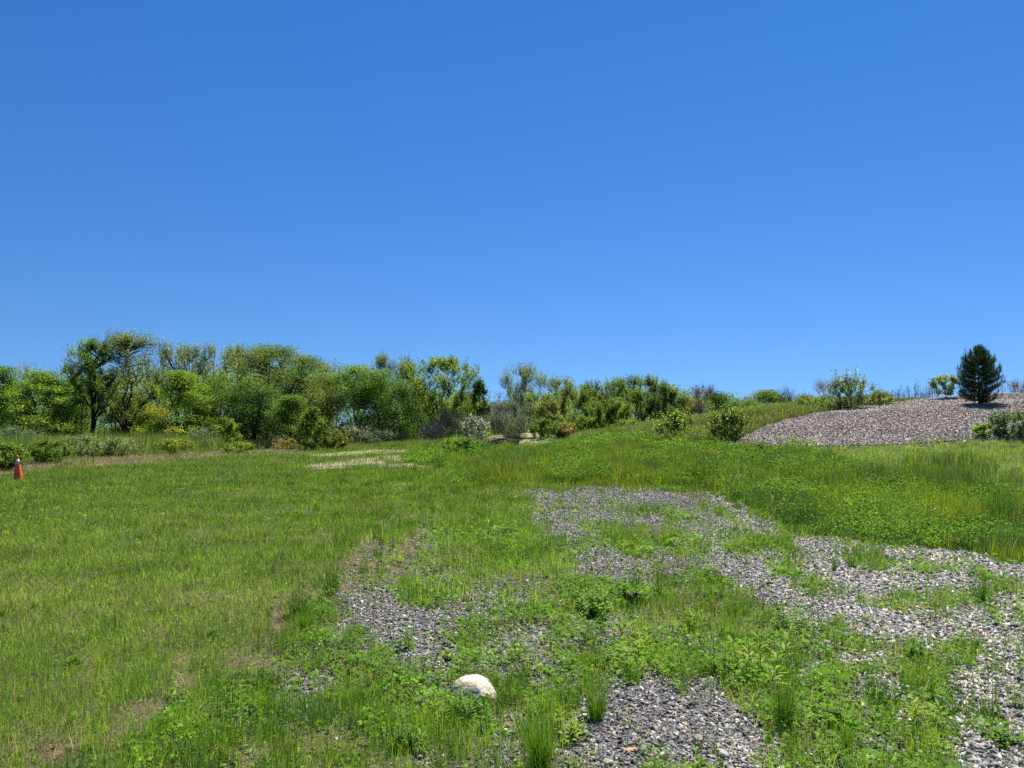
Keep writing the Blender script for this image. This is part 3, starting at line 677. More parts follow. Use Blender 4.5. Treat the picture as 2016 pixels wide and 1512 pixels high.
    if len(lp):
        n = len(lp); lp = np.asarray(lp); lp[:, 2] = np.maximum(lp[:, 2], .02)
        tb = np.asarray(LC[color]) * (1 + .22 * rs.normal(size=(N, 1)).clip(-2, 2))
        if col2 is not None:
            m_ = rs.random(N) < colf; tb[m_] = np.asarray(LC[col2]) * (1 + .15 * rs.normal(size=(int(m_.sum()), 1)))
        col = tb[tid] * rs.uniform(.7, 1.3, (n, 1)); s = leaf * rs.uniform(.7, 1.35, n)
        build('crown' if cat == 'tree' else 'foliage', [leaves(lp, rnd_dir(rs, n, -.1, .6), rnd_dir(rs, n, nup), s, s * asp, col.clip(.003), 4)], mat or M_LEAF, root)
        if blossom:
            k = rs.integers(0, n, blossom); k = k[lp[k, 2] > H * .12]; bp = lp[k] + rs.normal(0, .04, (len(k), 3))
            nb = 3; bp = np.repeat(bp, nb, 0) + rs.normal(0, .025, (len(k) * nb, 3)); m = len(bp)
            build('blossom', [leaves(bp, rnd_dir(rs, m), rnd_dir(rs, m), .07, .065, np.tile([[.80, .78, .72]], (m, 1)), 6)], M_PETAL, root)
    return root

GW = "trees along the edge of the wood"; GB = "trees rising behind the wood's edge"; GC = 'trees beyond the sandy mound'; GH = 'trees seen over the hill'; GS = 'shrubs in front of the wood'; GHS = 'shrubs on the hillside'
D = dict(form='dome', cb=.03, tips=260, nl=56, leaf=.165, sig=.36, flat=.38, nup=1.6)            # low-branched maple habit
def T(u, top, hw, Y, label, **k): return plant(k.pop('name', 'tree'), u, top, hw, Y, label, 'tree', **k)
def S(u, top, hw, base, label, **k):
    k.setdefault('twigs', 4); k.setdefault('mat', M_SHRUB if k.get('group') is GHS else None); k.setdefault('up', 1.0)
    return plant(k.pop('name', 'shrub'), u, top, hw, None, label, 'shrub', base=base, **k)
MA = dict(name='maple_tree', group=GW, **D)
T(-6, 716, 48, 57, 'dark green maple half cut by the photo edge above the traffic cone', color='mid', **MA)
T(80, 727, 66, 55, 'broad bright green maple between the cone and the tall forked tree', color='bright', **MA)
T(50, 722, 26, 74, 'thin almost bare tree tip showing over the maples above the cone', name='bare_tree', group=GB, form='vase', cb=.45, color='grey', tips=50, nl=25, leaf=.12, sig=.9, twigs=7, bark='grey')
T(183, 672, 52, 58, 'tall dark leaved tree leaning left, left of the forked tree', name='oak_tree', group=GW, form='round', cb=.32, color='bright', tips=120, nl=80, leaf=.15, sig=.5, twigs=8, fork=.5, col2='mid', colf=.5)
T(247, 662, 84, 60, 'tall open crowned tree whose dark trunk forks low, highest of the wood', name='forked_tree', group=GW, form='round', cb=.26, color='olive', tips=330, nl=50, leaf=.12, sig=.66, twigs=8, fork=.28, up=1.1, col2='pale', colf=.4, trunk_r=.8, seed=5)
T(322, 690, 46, 70, 'airy half bare tree right of the forked tree with sky showing through', name='bare_tree', group=GB, form='vase', cb=.30, color='olive', tips=110, nl=38, leaf=.12, sig=.95, twigs=9, bark='grey', col2='pale', colf=.5, up=1.1)
T(255, 775, 42, 66, 'small bright yellow green maple behind the forked trunk', color='bright', **MA)
T(150, 762, 38, 66, 'shadowed green maple behind the trunk of the leaning tree', color='mid', **MA)
T(352, 731, 62, 54, 'bright yellow green maple reaching almost to the ground, right of the forked tree', color='bright', **{**MA, 'tips': 240})
T(300, 790, 36, 62, 'low yellowish sapling tree filling the gap left of the bright maple', color='yellow', **{**MA, 'tips': 90, 'group': GW})
T(372, 686, 28, 74, 'wispy pale topped tree, first of the two narrow tops over the bright maple', name='bare_tree', group=GB, form='vase', cb=.4, color='olive', tips=90, nl=69, leaf=.12, sig=.8, twigs=8, bark='grey', col2='pale', colf=.5, up=1.4)
T(416, 682, 27, 75, 'wispy pale topped tree, second of the two narrow tops over the bright maple', name='bare_tree', group=GB, form='vase', cb=.4, color='olive', tips=90, nl=79, leaf=.12, sig=.8, twigs=8, bark='grey', col2='pale', colf=.5, up=1.4)
T(462, 682, 34, 72, 'thin tree with pale tan spring leaves left of the big rounded oak', name='oak_tree', group=GB, form='round', cb=.4, color='pale', tips=110, nl=40, leaf=.12, sig=.7, twigs=8, bark='dark', col2='yellow', colf=.3)
T(437, 732, 52, 57, 'green oak with a dark trunk between bright maple and big rounded oak', name='oak_tree', group=GW, form='round', cb=.12, color='mid', tips=170, nl=56, leaf=.16, sig=.42, col2='olive', colf=.3)
T(530, 684, 84, 62, 'big rounded oak, the broadest crown of the wood', name='oak_tree', group=GW, form='round', cb=.15, color='olive', tips=420, nl=48, leaf=.15, sig=.42, flat=.7, col2='mid', colf=.45)
T(500, 752, 48, 56, 'lower dark green oak in front of the broadest crown', name='oak_tree', group=GW, form='round', cb=.10, color='dark', tips=150, nl=56, leaf=.16, sig=.4, col2='mid', colf=.3)
T(597, 702, 52, 62, 'dense green oak on the right shoulder of the broadest crown', name='oak_tree', group=GW, form='round', cb=.12, color='mid', tips=220, nl=52, leaf=.15, sig=.42, col2='olive', colf=.4)
T(640, 738, 36, 60, 'narrow olive green tree where the wood dips', name='oak_tree', group=GW, form='round', cb=.10, color='olive', tips=140, nl=50, leaf=.15, sig=.42)
T(643, 718, 34, 76, 'half bare grey tree top behind the dip of the wood', name='bare_tree', group=GB, form='vase', cb=.4, color='grey', tips=80, nl=48, leaf=.12, sig=.8, twigs=7, bark='grey')
T(575, 775, 40, 54, 'young maple with big bright leaves over the dark gap between two shrubs', color='mid', **{**MA, 'tips': 110})
T(700, 722, 46, 60, 'flat topped bright green tree, first right of the dip', name='locust_tree', group=GW, form='vase', cb=.18, color='bright', tips=200, nl=54, leaf=.15, sig=.40, stems=3, col2='mid', colf=.4)
T(742, 730, 38, 60, 'flat topped mid green tree beside the first one right of the dip', name='locust_tree', group=GW, form='vase', cb=.15, color='mid', tips=170, nl=52, leaf=.15, sig=.4, stems=3)
T(757, 703, 30, 74, 'airy bluish top standing over the flat topped trees', name='bare_tree', group=GB, form='vase', cb=.45, color='blue', tips=90, nl=62, leaf=.12, sig=.75, twigs=7, bark='grey')
T(800, 697, 21, 70, 'narrow upright poplar top left of the fan shaped tree', name='poplar_tree', group=GB, form='column', cb=.3, color='blue', tips=110, nl=48, leaf=.13, sig=.5, twigs=7, up=1.3, bark='grey')
T(792, 760, 36, 58, 'shady green tree below the narrow poplar top', name='locust_tree', group=GW, form='round', cb=.1, color='dark', tips=150, nl=50, leaf=.15, sig=.4, stems=4, col2='mid', colf=.4)
T(866, 706, 64, 56, 'fan shaped many stemmed tree with a rounded open crown', name='locust_tree', group=GW, form='vase', cb=.22, color='bright', tips=420, nl=34, leaf=.14, sig=.42, twigs=5, stems=9, col2='pale', colf=.3, up=.8)
T(845, 790, 52, 63, 'dark green tree filling in behind the fan of stems', name='locust_tree', group=GW, form='round', cb=.05, color='mid', tips=170, nl=50, leaf=.16, sig=.45)
T(908, 768, 36, 60, 'bright green tree low on the right of the fan shaped tree', name='locust_tree', group=GW, form='round', cb=.08, color='bright', tips=150, nl=48, leaf=.15, sig=.4, stems=3, col2='olive', colf=.3)
T(944, 752, 22, 57, 'slim dark tree ending the wood beside the open sky gap', name='poplar_tree', group=GW, form='column', cb=.12, color='dark', tips=110, nl=44, leaf=.15, sig=.34, twigs=6, up=1.2)
T(1030, 725, 38, 66, 'tall sparse tree with several bare rising limbs, right of the sky gap', name='bare_tree', group=GC, form='vase', cb=.30, color='pale', tips=240, nl=34, leaf=.11, sig=.7, twigs=9, stems=5, bark='grey', up=1.2)
T(990, 776, 19, 66, 'small sparse tree at the foot of the tall bare limbed one', name='bare_tree', group=GC, form='round', cb=.3, color='grey', tips=60, nl=18, leaf=.11, sig=.5, twigs=7, bark='grey')
T(1102, 747, 30, 62, 'thin single trunked tree with a light flat crown', name='bare_tree', group=GC, form='vase', cb=.42, color='pale', tips=100, nl=24, leaf=.12, sig=.5, twigs=6, fork=.5, up=.7)
for (u, top, hw, Y, c, lab) in [
    (1066, 782, 34, 60, 'mid', 'rounded green tree left of the thin single trunked one'), (1082, 800, 26, 52, 'olive', 'low olive green tree under the thin single trunked one'),
    (1140, 766, 30, 64, 'olive', 'olive green tree just right of the thin single trunk'), (1172, 757, 30, 62, 'mid', 'mid green tree with a slightly domed top right of the olive one'),
    (1222, 750, 34, 62, 'bright', 'taller bright green tree left of the highest dome beyond the mound'), (1262, 746, 38, 62, 'mid', 'highest domed green tree beyond the sandy mound'),
    (1196, 792, 32, 56, 'bright', 'low bright green tree in front of the row beyond the mound'), (1300, 762, 24, 62, 'mid', 'green tree stepping down right of the highest dome'),
    (1322, 770, 20, 64, 'dark', 'small dark tree at the end of the row beyond the mound')]:
    T(u, top, hw * 1.1, Y, lab, name='locust_tree', group=GC, form='vase' if hw > 28 else 'round', cb=.28 if hw > 30 else .15, color=c, tips=150, nl=62, leaf=.105, sig=.5, stems=7, col2='pale', colf=.25, twigs=6, up=1.3, nup=1.2, trunk_r=1.2)
T(1350, 784, 30, 66, 'brownish olive tree left of the bare forked one', name='oak_tree', group=GH, form='round', cb=.05, color='olive', tips=110, nl=36, leaf=.13, sig=.4, twigs=5, col2='brown', colf=.2)
T(1380, 764, 23, 58, 'bare forked tree with purplish twigs above the hillside', name='bare_tree', group=GH, form='vase', cb=.35, color='brown', tips=90, nl=6, leaf=.08, sig=.5, twigs=8, fork=.25, bark='grey')
T(1412, 774, 22, 64, 'dark green small tree right of the bare forked one', name='oak_tree', group=GH, form='round', cb=.05, color='dark', tips=110, nl=44, leaf=.13, sig=.35, col2='mid', colf=.3)
T(1440, 788, 20, 68, 'low green tree half hidden behind the round hillside shrub', name='oak_tree', group=GH, form='round', cb=.05, color='mid', tips=80, nl=40, leaf=.13, sig=.35)
T(1510, 773, 48, 78, 'wide domed dark green tree seen over the hill crest', name='oak_tree', group=GH, form='dome', cb=.05, color='mid', tips=190, nl=48, leaf=.17, sig=.5, col2='olive', colf=.3)
T(1470, 792, 30, 76, 'lower left shoulder tree of the wide dark dome', name='oak_tree', group=GH, form='dome', cb=.05, color='mid', tips=110, nl=44, leaf=.16, sig=.45)
T(1551, 767, 20, 72, 'leafless dark tree poking up over the hill crest', name='bare_tree', group=GH, form='vase', cb=.3, color='brown', tips=60, nl=3, leaf=.08, sig=.7, twigs=7, bark='dark')
T(1585, 780, 30, 78, 'scraggly low tree between the dark dome and the pale bare one', name='oak_tree', group=GH, form='round', cb=.05, color='olive', tips=90, nl=30, leaf=.14, sig=.5, twigs=5, col2='brown', colf=.3)
T(1626, 753, 24, 70, 'pale leafless tree behind the tall silvery shrub on the mound', name='bare_tree', group=GH, form='vase', cb=.2, color='brown', tips=80, nl=3, leaf=.08, sig=.7, twigs=9, bark='pale', twr=.008)
T(1625, 785, 30, 62, 'small dark bushy tree low behind the silvery shrub', name='oak_tree', group=GH, form='dome', cb=.05, color='mid', tips=80, nl=40, leaf=.14, sig=.4)

def woods():
    rs = np.random.default_rng(77); parts = []
    N = 1900; u = rs.uniform(-420, 1640, N); Y = rs.uniform(76, 100, N)
    topy = np.interp(u, [-420, 0, 130, 300, 560, 640, 660, 930, 955, 965, 1000, 1020, 1120, 1320, 1400, 1500, 1640], [745, 745, 735, 735, 715, 735, 745, 765, 790, 830, 835, 788, 768, 768, 784, 796, 798])
    z0 = 0.3; zt = 1.6 + (838 - topy) / F * Y
    x = (u - 1008) / F * Y
    z = z0 + (zt - z0) * rs.random(N) * .95; nl = 110
    c = np.repeat(np.stack([x, Y, z], 1), nl, 0) + rs.normal(0, .8, (N * nl, 3)) * np.array([1, 1, .6])
    pal = np.array([LC['mid'], LC['dark'], LC['bright'], LC['olive']])[rs.choice(4, N, p=[.35, .3, .2, .15])]
    s = .24 * rs.uniform(.7, 1.3, N * nl); n = N * nl
    parts.append(leaves(c, rnd_dir(rs, n, 0, .6), rnd_dir(rs, n, .9), s, s * .6, np.repeat(pal, nl, 0) * rs.uniform(.85, 1.4, (n, 1)), 4))
    tag(build('woods', parts, M_LEAF), 'leafy depth of the wood seen between the nearer trunks', kind='stuff')
    N = 130; u = rs.uniform(-300, 1330, N); Y = rs.uniform(58, 74, N); x = (u - 1008) / F * Y; P = np.zeros((N, 5, 3)); hh = rs.uniform(2.5, 5, N) * np.interp(u, [940, 1000], [1, .6])
    for q in range(5): P[:, q] = np.stack([x + rs.normal(0, .08, N) * q, Y + 0 * x, terrain(x, Y) - .1 + hh * q / 4], 1)
    tag(build('saplings', [tubes(P, np.repeat([[.06, .05, .04, .035, .02]], N, 0) * rs.uniform(.5, 1.3, (N, 1)), BARKC['dark'], 5)], M_BARK), 'thin dark stems standing inside the wood', kind='stuff')
woods()

SB = dict(form='round', cb=.05, stems=7, flat=.8)
S(437, 824, 36, 884, 'rounded glossy green shrub left of the conical one at the far lawn edge', name='shrub', group=GS, color='bright', tips=150, nl=46, leaf=.11, sig=.18, col2='mid', colf=.4, **SB)
S(615, 806, 36, 886, 'conical bright green shrub at the far corner of the lawn', name='shrub', group=GS, form='dome', cb=.02, stems=6, color='bright', tips=190, nl=46, leaf=.11, sig=.2, flat=.8, col2='mid', colf=.5)
S(512, 806, 34, 876, 'loose shrub with big pale leaves in the dark gap between the two rounded shrubs', group=GS, color='bright', tips=80, nl=26, leaf=.16, sig=.28, **SB)
S(665, 850, 26, 884, 'low golden green shrub at the foot of the silvery thicket', group=GS, color='olive', tips=70, nl=40, leaf=.1, sig=.2, **SB)
S(697, 834, 50, 874, 'wide silvery blue green thicket above the sandy track', name='olive_shrub', group=GS, color='silver', tips=200, nl=50, leaf=.09, sig=.28, twigs=6, bark='grey', mat=M_SILVER, up=1.2, **SB)
S(755, 850, 36, 876, 'lower grey thicket trailing right of the silvery blue one', name='olive_shrub', group=GS, color='grey', tips=110, nl=30, leaf=.08, sig=.28, twigs=6, bark='grey', mat=M_SILVER, up=1.2, **SB)
S(400, 848, 22, 886, 'wispy grey shrub touching the left side of the glossy one', name='olive_shrub', group=GS, color='grey', tips=70, nl=26, leaf=.08, sig=.26, twigs=6, bark='grey', mat=M_SILVER, up=1.2, **SB)
S(285, 836, 30, 874, 'yellow green sapling shrub under the forked tree', group=GS, color='yellow', tips=70, nl=24, leaf=.13, sig=.26, col2='bright', colf=.5, **SB)
S(342, 844, 18, 884, 'small yellow leaved shrub under the bright maple', group=GS, color='yellow', tips=60, nl=26, leaf=.11, sig=.2, **SB)
S(345, 868, 26, 896, 'low golden shrub at the brush strip below the bright maple', group=GS, color='yellow', tips=60, nl=30, leaf=.10, sig=.18, col2='bright', colf=.3, **SB)
S(30, 846, 40, 886, 'grey green bush behind the hedge by the traffic cone', name='olive_shrub', group=GS, color='grey', tips=130, nl=40, leaf=.09, sig=.3, twigs=6, bark='grey', mat=M_SILVER, **SB)
S(14, 876, 30, 925, 'leafy dark green bush right behind the traffic cone', group=GS, color='mid', tips=110, nl=46, leaf=.08, sig=.12, col2='bright', colf=.4, **SB)
S(90, 870, 34, 912, 'leafy green bush first to the right of the cone', group=GS, color='mid', tips=120, nl=46, leaf=.08, sig=.13, col2='bright', colf=.5, **SB)
for (u, top, hw, b, lab) in [(165, 862, 40, 900, 'long grassy grey green bush, second to the right of the cone'), (235, 866, 34, 900, 'grassy green bush below the forked tree')]:
    S(u, top, hw, b, lab, group=GS, color='grey', tips=110, nl=40, leaf=.10, sig=.2, twigs=5, up=1.3, asp=.3, **SB)
S(565, 864, 28, 884, 'rusty orange and green low shrub left of the conical one', group=GS, color='brown', tips=60, nl=36, leaf=.09, sig=.16, col2='bright', colf=.4, **SB)
S(470, 874, 30, 892, 'low yellow green shrub spreading right of the glossy one', group=GS, color='bright', tips=60, nl=36, leaf=.09, sig=.15, col2='yellow', colf=.3, **SB)
S(885, 812, 34, 872, 'tangle of pale brown and olive stems left of the blossoming shrub', name='thicket', group=GS, color='pale', tips=130, nl=22, leaf=.08, sig=.5, twigs=9, bark='pale', up=1.6, twr=.012, **SB)
S(850, 838, 24, 874, 'brown bramble thicket at the foot of the fan shaped tree', name='thicket', group=GS, color='brown', tips=80, nl=8, leaf=.07, sig=.4, twigs=9, bark='pale', up=1.6, twr=.010, **SB)
S(932, 822, 26, 878, 'white blossoming shrub at the left end of the sandy mound', name='blossom_shrub', group=GS, color='grey', tips=110, nl=26, leaf=.07, sig=.22, twigs=5, bark='grey', blossom=210, up=1.2, mat=M_SILVER, **SB)
S(1000, 797, 46, 862, 'large rounded grey green willow shrub behind the sandy mound', name='willow_shrub', group=GS, color='grey', tips=330, nl=40, leaf=.08, sig=.34, twigs=6, bark='grey', mat=M_SILVER, up=1.3, asp=.3, **SB)
S(907, 866, 36, 902, 'low bright green bush at the left end of the overgrown band', group=GS, color='bright', tips=110, nl=46, leaf=.07, sig=.13, col2='mid', colf=.4, **SB)
GL = 'low bushes along the foot of the trees beyond the mound'
for (u, top, hw, b, c, lab) in [(1075, 828, 30, 862, 'mid', 'low green bush just right of the willow shrub'), (1110, 838, 20, 862, 'brown', 'rusty brown low bush above the end of the sandy mound'),
    (1150, 822, 30, 858, 'bright', 'bright green low bush right of the rusty one'), (1192, 818, 24, 852, 'mid', 'dark green low bush in the middle of its row'),
    (1235, 828, 26, 850, 'bright', 'yellowish green low bush left of the last of its row'), (1228, 834, 14, 848, 'dark', 'smallest dark bush of the row beyond the mound')]:
    S(u, top, hw, b, lab, name='shrub', group=GL, color=c, tips=90, nl=40, leaf=.10, sig=.2, col2='olive', colf=.3, **SB)
S(1312, 786, 30, 832, 'silvery willow like shrub behind the first hillside shrub', name='willow_shrub', group=GHS, color='silver', tips=150, nl=30, leaf=.09, sig=.35, twigs=6, bark='grey', mat=M_SILVER, up=1.2, **SB)
S(1328, 822, 28, 864, 'leafy green hillside shrub left of the round one', group=GHS, color='bright', tips=90, nl=22, leaf=.08, sig=.36, col2='pale', colf=.5, twigs=5, up=1.6, shoots=[(8, 810), (-14, 822)], **SB)
S(1435, 812, 28, 870, 'round fresh green shrub at the left tip of the mulch mound', group=GHS, color='pale', tips=110, nl=18, leaf=.07, sig=.34, twigs=5, up=1.4, col2='bright', colf=.5, shoots=[(6, 804), (-10, 812), (18, 818)], **SB)
S(1672, 748, 36, 806, 'tall silvery green shrub with upright shoots on top of the mulch mound', name='tall_shrub', group=GHS, form='round', cb=.03, stems=10, color='silver', tips=110, nl=22, leaf=.085, sig=.30, twigs=5, up=1.2, col2='bright', colf=.3, shoots=[(-26, 720), (-20, 735), (-3, 724), (2, 738), (13, 722), (18, 734), (30, 737), (34, 748), (-34, 752)], flat=1, mat=M_WEED)
S(1862, 742, 22, 786, 'small grey green shrub left of the pine tree', name='tall_shrub', group=GHS, form='vase', cb=.25, stems=6, color='silver', tips=70, nl=40, leaf=.08, sig=.16, twigs=4, up=1.0, col2='olive', colf=.3, flat=1, mat=M_WEED)
S(1990, 816, 40, 860, 'spreading light green shrub at the right foot of the mound', name='tall_shrub', group=GHS, form='vase', cb=.10, stems=9, color='blue', tips=90, nl=26, leaf=.075, sig=.18, twigs=5, up=.8, col2='bright', colf=.4, flat=1, mat=M_WEED)
S(1935, 838, 14, 862, 'small yellow green sprout under the spreading shrub', group=GHS, color='bright', tips=40, nl=30, leaf=.06, sig=.1, **SB)
S(1728, 772, 22, 798, 'low golden green shrub right of the tall silvery one', group=GHS, color='olive', tips=60, nl=36, leaf=.07, sig=.14, **SB)
S(1600, 788, 30, 806, 'low scruffy green shrub left of the tall silvery one', group=GHS, color='olive', tips=80, nl=36, leaf=.08, sig=.2, col2='mid', colf=.4, **SB)
S(2010, 752, 26, 776, 'leafless arching bush on the skyline right of the pine', name='bare_bush', group=GHS, form='vase', cb=.1, stems=9, color='brown', tips=60, nl=3, leaf=.05, sig=.3, twigs=7, bark='grey', up=1, twr=.005)

# ------------------------------------------------------------------ pine
def pine():
    rs = np.random.default_rng(9); b = at(1928, 797); Y = b[1]; H = (797 - 678) / F * Y; R = 42 / F * Y
    root = thing('pine_tree', b - [0, 0, .03], 'dense dark green young pine on the mulch mound', 'tree')
    NB = 190; t = rs.random(NB) ** .95; az = rs.random(NB) * 2 * pi
    rad = R * np.interp(t, [0, .12, .35, .6, .8, .93, 1], [.62, .95, 1.02, .86, .62, .34, .12]) * rs.uniform(.72, 1.08, NB)
    z1 = H * (.06 + .86 * t); a0 = np.stack([0 * t, 0 * t, z1 * .93 - .04 * H * (1 - t)], 1).clip(.05 * H)
    E = np.stack([rad * np.cos(az), rad * np.sin(az), z1 + .06 * H], 1)
    ts = np.linspace(0, 1, 6)[None, :, None]; mid = E * [.75, .75, 1] + [0, 0, 0]; mid[:, 2] = a0[:, 2] * .5 + E[:, 2] * .5 - .05 * H
    B = (1 - ts) ** 2 * a0[:, None] + 2 * ts * (1 - ts) * mid[:, None] + ts ** 2 * E[:, None]
    tr = np.stack([0 * ts[0, :, 0], 0 * ts[0, :, 0], ts[0, :, 0] * H * .95], 1)[None]
    build('trunk', [tubes(tr, np.linspace(.05, .008, 6)[None], (.07, .05, .04), 7), tubes(B, np.repeat(np.linspace(.012, .004, 6)[None], NB, 0), (.07, .05, .04), 4)], M_BARK, root)
    nn = 150; M = NB * nn; bi = np.repeat(np.arange(NB), nn); f = rs.uniform(.18, 1, M); k = (f * 5).astype(int).clip(0, 4); fr = (f * 5 - k)[:, None]
    p = B[bi, k] * (1 - fr) + B[bi, k + 1] * fr + rs.normal(0, .035, (M, 3)); dr = unit(B[bi, k + 1] - B[bi, k]); d = unit(dr + rs.normal(0, .6, (M, 3)) + [0, 0, .45])
    L = rs.uniform(.07, .13, M)
    col = vary((0.040, 0.080, 0.024), rs, M, .3, .1)
    N2 = leaves(p, d, rnd_dir(rs, M), L, .014, col, 4)
    # candles on the shoot tips
    m = 70; ci = rs.choice(NB, m, replace=False); cp = np.concatenate([E[ci], np.array([[rs.normal(0, .08), rs.normal(0, .08), H * rs.uniform(.86, .93)] for _ in range(14)])])
    cl = rs.uniform(.10, .24, len(cp)) * (.7 + .6 * cp[:, 2] / H); tt = np.linspace(0, 1, 3)[None, :, None]
    CP = cp[:, None] + np.array([0, 0, 1.]) * cl[:, None, None] * tt + rs.normal(0, .01, (len(cp), 3, 3))
    q = 26; li = np.repeat(np.arange(len(cp)), q); g = rs.random(len(li)); pp = CP[li, 0] + (CP[li, 2] - CP[li, 0]) * g[:, None]
    N3 = leaves(pp, rnd_dir(rs, len(li), 1.2, .5), rnd_dir(rs, len(li)), .06, .012, vary((0.05, .085, .04), rs, len(li)), 4)
    build('crown', [N2, N3, tubes(CP, np.tile([[.012, .012, .005]], (len(cp), 1)), (.10, .10, .06), 4)], M_NEEDLE, root); pass
pine()

# ------------------------------------------------------------------ dead stalks on the ridge
def stalks():
    rs = np.random.default_rng(12); N = 260
    u = rs.choice([rs.normal(1760, 22, 1)[0] for _ in range(1)] , N) * 0 + np.where(rs.random(N) < .75, rs.uniform(1715, 1850, N), rs.uniform(1960, 2120, N))
    Y = rs.uniform(41, 47, N); x = (u - 1008) / F * Y; h = rs.uniform(.35, 1.1, N) * (.6 + .8 * vnoise(u / 14, u * 0, 4))
    p = P3(x, Y); t = np.linspace(0, 1, 4)[None, :, None]; az = rs.random(N) * 6.28
    P = p[:, None] + np.array([0, 0, 1.]) * h[:, None, None] * t + np.stack([np.cos(az), np.sin(az), 0 * az], 1)[:, None] * (h * rs.uniform(0, .25, N))[:, None, None] * t ** 2
    parts = [tubes(P, np.repeat([[.009, .008, .006, .004]], N, 0), (.17, .13, .12), 3)]
    M = N * 5; i = np.repeat(np.arange(N), 5); f = rs.uniform(.5, 1, M)[:, None]; s0 = P[i, 0] + (P[i, 3] - P[i, 0]) * f; d = unit(rs.normal(0, .5, (M, 3)) + [0, 0, 1]); l = rs.uniform(.06, .2, M)
    parts.append(tubes(s0[:, None] + d[:, None] * l[:, None, None] * np.linspace(0, 1, 2)[None, :, None], np.tile([[.005, .004]], (M, 1)), (.19, .15, .13), 3))
    tag(build('dead_stalks', parts, M_BARK), 'thin grey brown dead stalks standing along the ridge', kind='stuff')
stalks()

# ------------------------------------------------------------------ traffic cone
def simple_mat(name, col, rough=.5, spec=.4, nscale=14, amp=.15):
    m, n, l = newmat(name); o = n.new('ShaderNodeOutputMaterial'); pb = n.new('ShaderNodeBsdfPrincipled'); l.new(pb.outputs[0], o.inputs[0])
    g = n.new('ShaderNodeTexCoord'); no = n.new('ShaderNodeTexNoise'); no.inputs['Scale'].default_value = nscale; no.inputs['Detail'].default_value = 5; l.new(g.outputs['Object'], no.inputs['Vector'])
    cr = n.new('ShaderNodeMixRGB'); cr.inputs[1].default_value = tuple(c * (1 - amp) for c in col) + (1,); cr.inputs[2].default_value = tuple(min(1, c * (1 + amp)) for c in col) + (1,)
    l.new(no.outputs['Fac'], cr.inputs[0]); l.new(cr.outputs[0], pb.inputs['Base Color']); pb.inputs['Roughness'].default_value = rough; pb.inputs['Specular IOR Level'].default_value = spec
    return m
def lathe(pr, n=40):
    pr = np.array(pr); th = np.arange(n) / n * 2 * pi
    V = np.stack([pr[:, None, 0] * np.cos(th), pr[:, None, 0] * np.sin(th), np.repeat(pr[:, 1:2], n, 1)], -1); m = len(pr)
    i = np.arange(m - 1)[:, None] * n; k = np.arange(n)[None]; k2 = (k + 1) % n
    return (V.reshape(-1, 3), np.stack([i + k, i + k2, i + n + k2, i + n + k], -1).reshape(-1, 4), None)
def cone():
    b = at(36, 945); H = (945 - 897) / F * b[1]; R = .5 * 17.5 / F * b[1]
    root = thing('traffic_cone', b, 'orange traffic cone with a white collar standing at the left lawn edge', 'cone'); root.rotation_euler = (radians(1.5), radians(-3.5), .3)
    OR = simple_mat('cone_orange', (.80, .12, .035), .5, .35); WH = simple_mat('cone_white', (.50, .51, .52), .4, .4, 20, .08); BK = simple_mat('cone_base_rubber', (.35, .07, .03), .7, .2)
    r = lambda z: R * (1 - .80 * z / H)
    build('cone_body', [lathe([(r(.03), .03), (r(H * .55), H * .55), (r(H * .92), H * .92), (R * .24, H * .94), (R * .26, H * .97), (R * .2, H), (R * .1, H), (.001, H * .99)])], OR, root, True)
    build('collar', [lathe([(r(H * .66) + .001, H * .66), (r(H * .66) + .003, H * .66), (r(H * .84) + .003, H * .84), (r(H * .84) + .001, H * .84)])], WH, root, True)
    q = R * 1.18; V = []
    for (s, z) in ((1, -.01), (1, .018), (.92, .032)):
        for (cx_, cy_) in ((1, .8), (.8, 1), (-.8, 1), (-1, .8), (-1, -.8), (-.8, -1), (.8, -1), (1, -.8)): V.append((q * s * cx_, q * s * cy_, z))
    V = np.array(V); Q = np.array([(l * 8 + k, l * 8 + (k + 1) % 8, l * 8 + 8 + (k + 1) % 8, l * 8 + 8 + k) for l in range(2) for k in range(8)])
    build('base', [(V, Q, None), (V[16:24], np.array([[0, 1, 2, 3, 4, 5, 6, 7]]), None)], BK, root)
cone()

# ------------------------------------------------------------------ boulder and marked stones
def stone_mesh(seed, rx, ry, rz, lump=.12, sub=4, colf=None, mat=None, name='stone', sharp=1.0, cl=.72, ch=.9):
    import bmesh
    bm = bmesh.new(); bmesh.ops.create_icosphere(bm, subdivisions=sub, radius=1); V = np.array([v.co[:] for v in bm.verts]); Fc = np.array([[v.index for v in f.verts] for f in bm.faces]); bm.free()
    rs = np.random.default_rng(seed); n = np.zeros(len(V))
    for q in range(7):                               # flattened facets
        d = unit(rs.normal(size=(1, 3)))[0]; c = rs.uniform(cl, ch); dt = V @ d; V = V - np.clip(dt - c, 0, None)[:, None] * d * .85 * sharp
    a = V * 2.3; n = (vnoise(a[:, 0] + 5, a[:, 1] + a[:, 2] * .7, seed) + vnoise(a[:, 1] - 3, a[:, 2] - a[:, 0] * .6, seed + 1) - 1) * lump
    a = V * 9; n += (vnoise(a[:, 0] + 5, a[:, 1] + a[:, 2] * .7, seed + 2) + vnoise(a[:, 1] - 3, a[:, 2] - a[:, 0] * .6, seed + 3) - 1) * lump * .2
    V = V * (1 + n[:, None]) * [rx, ry, rz]
    return (V, Fc, colf)
M_BOULD = None
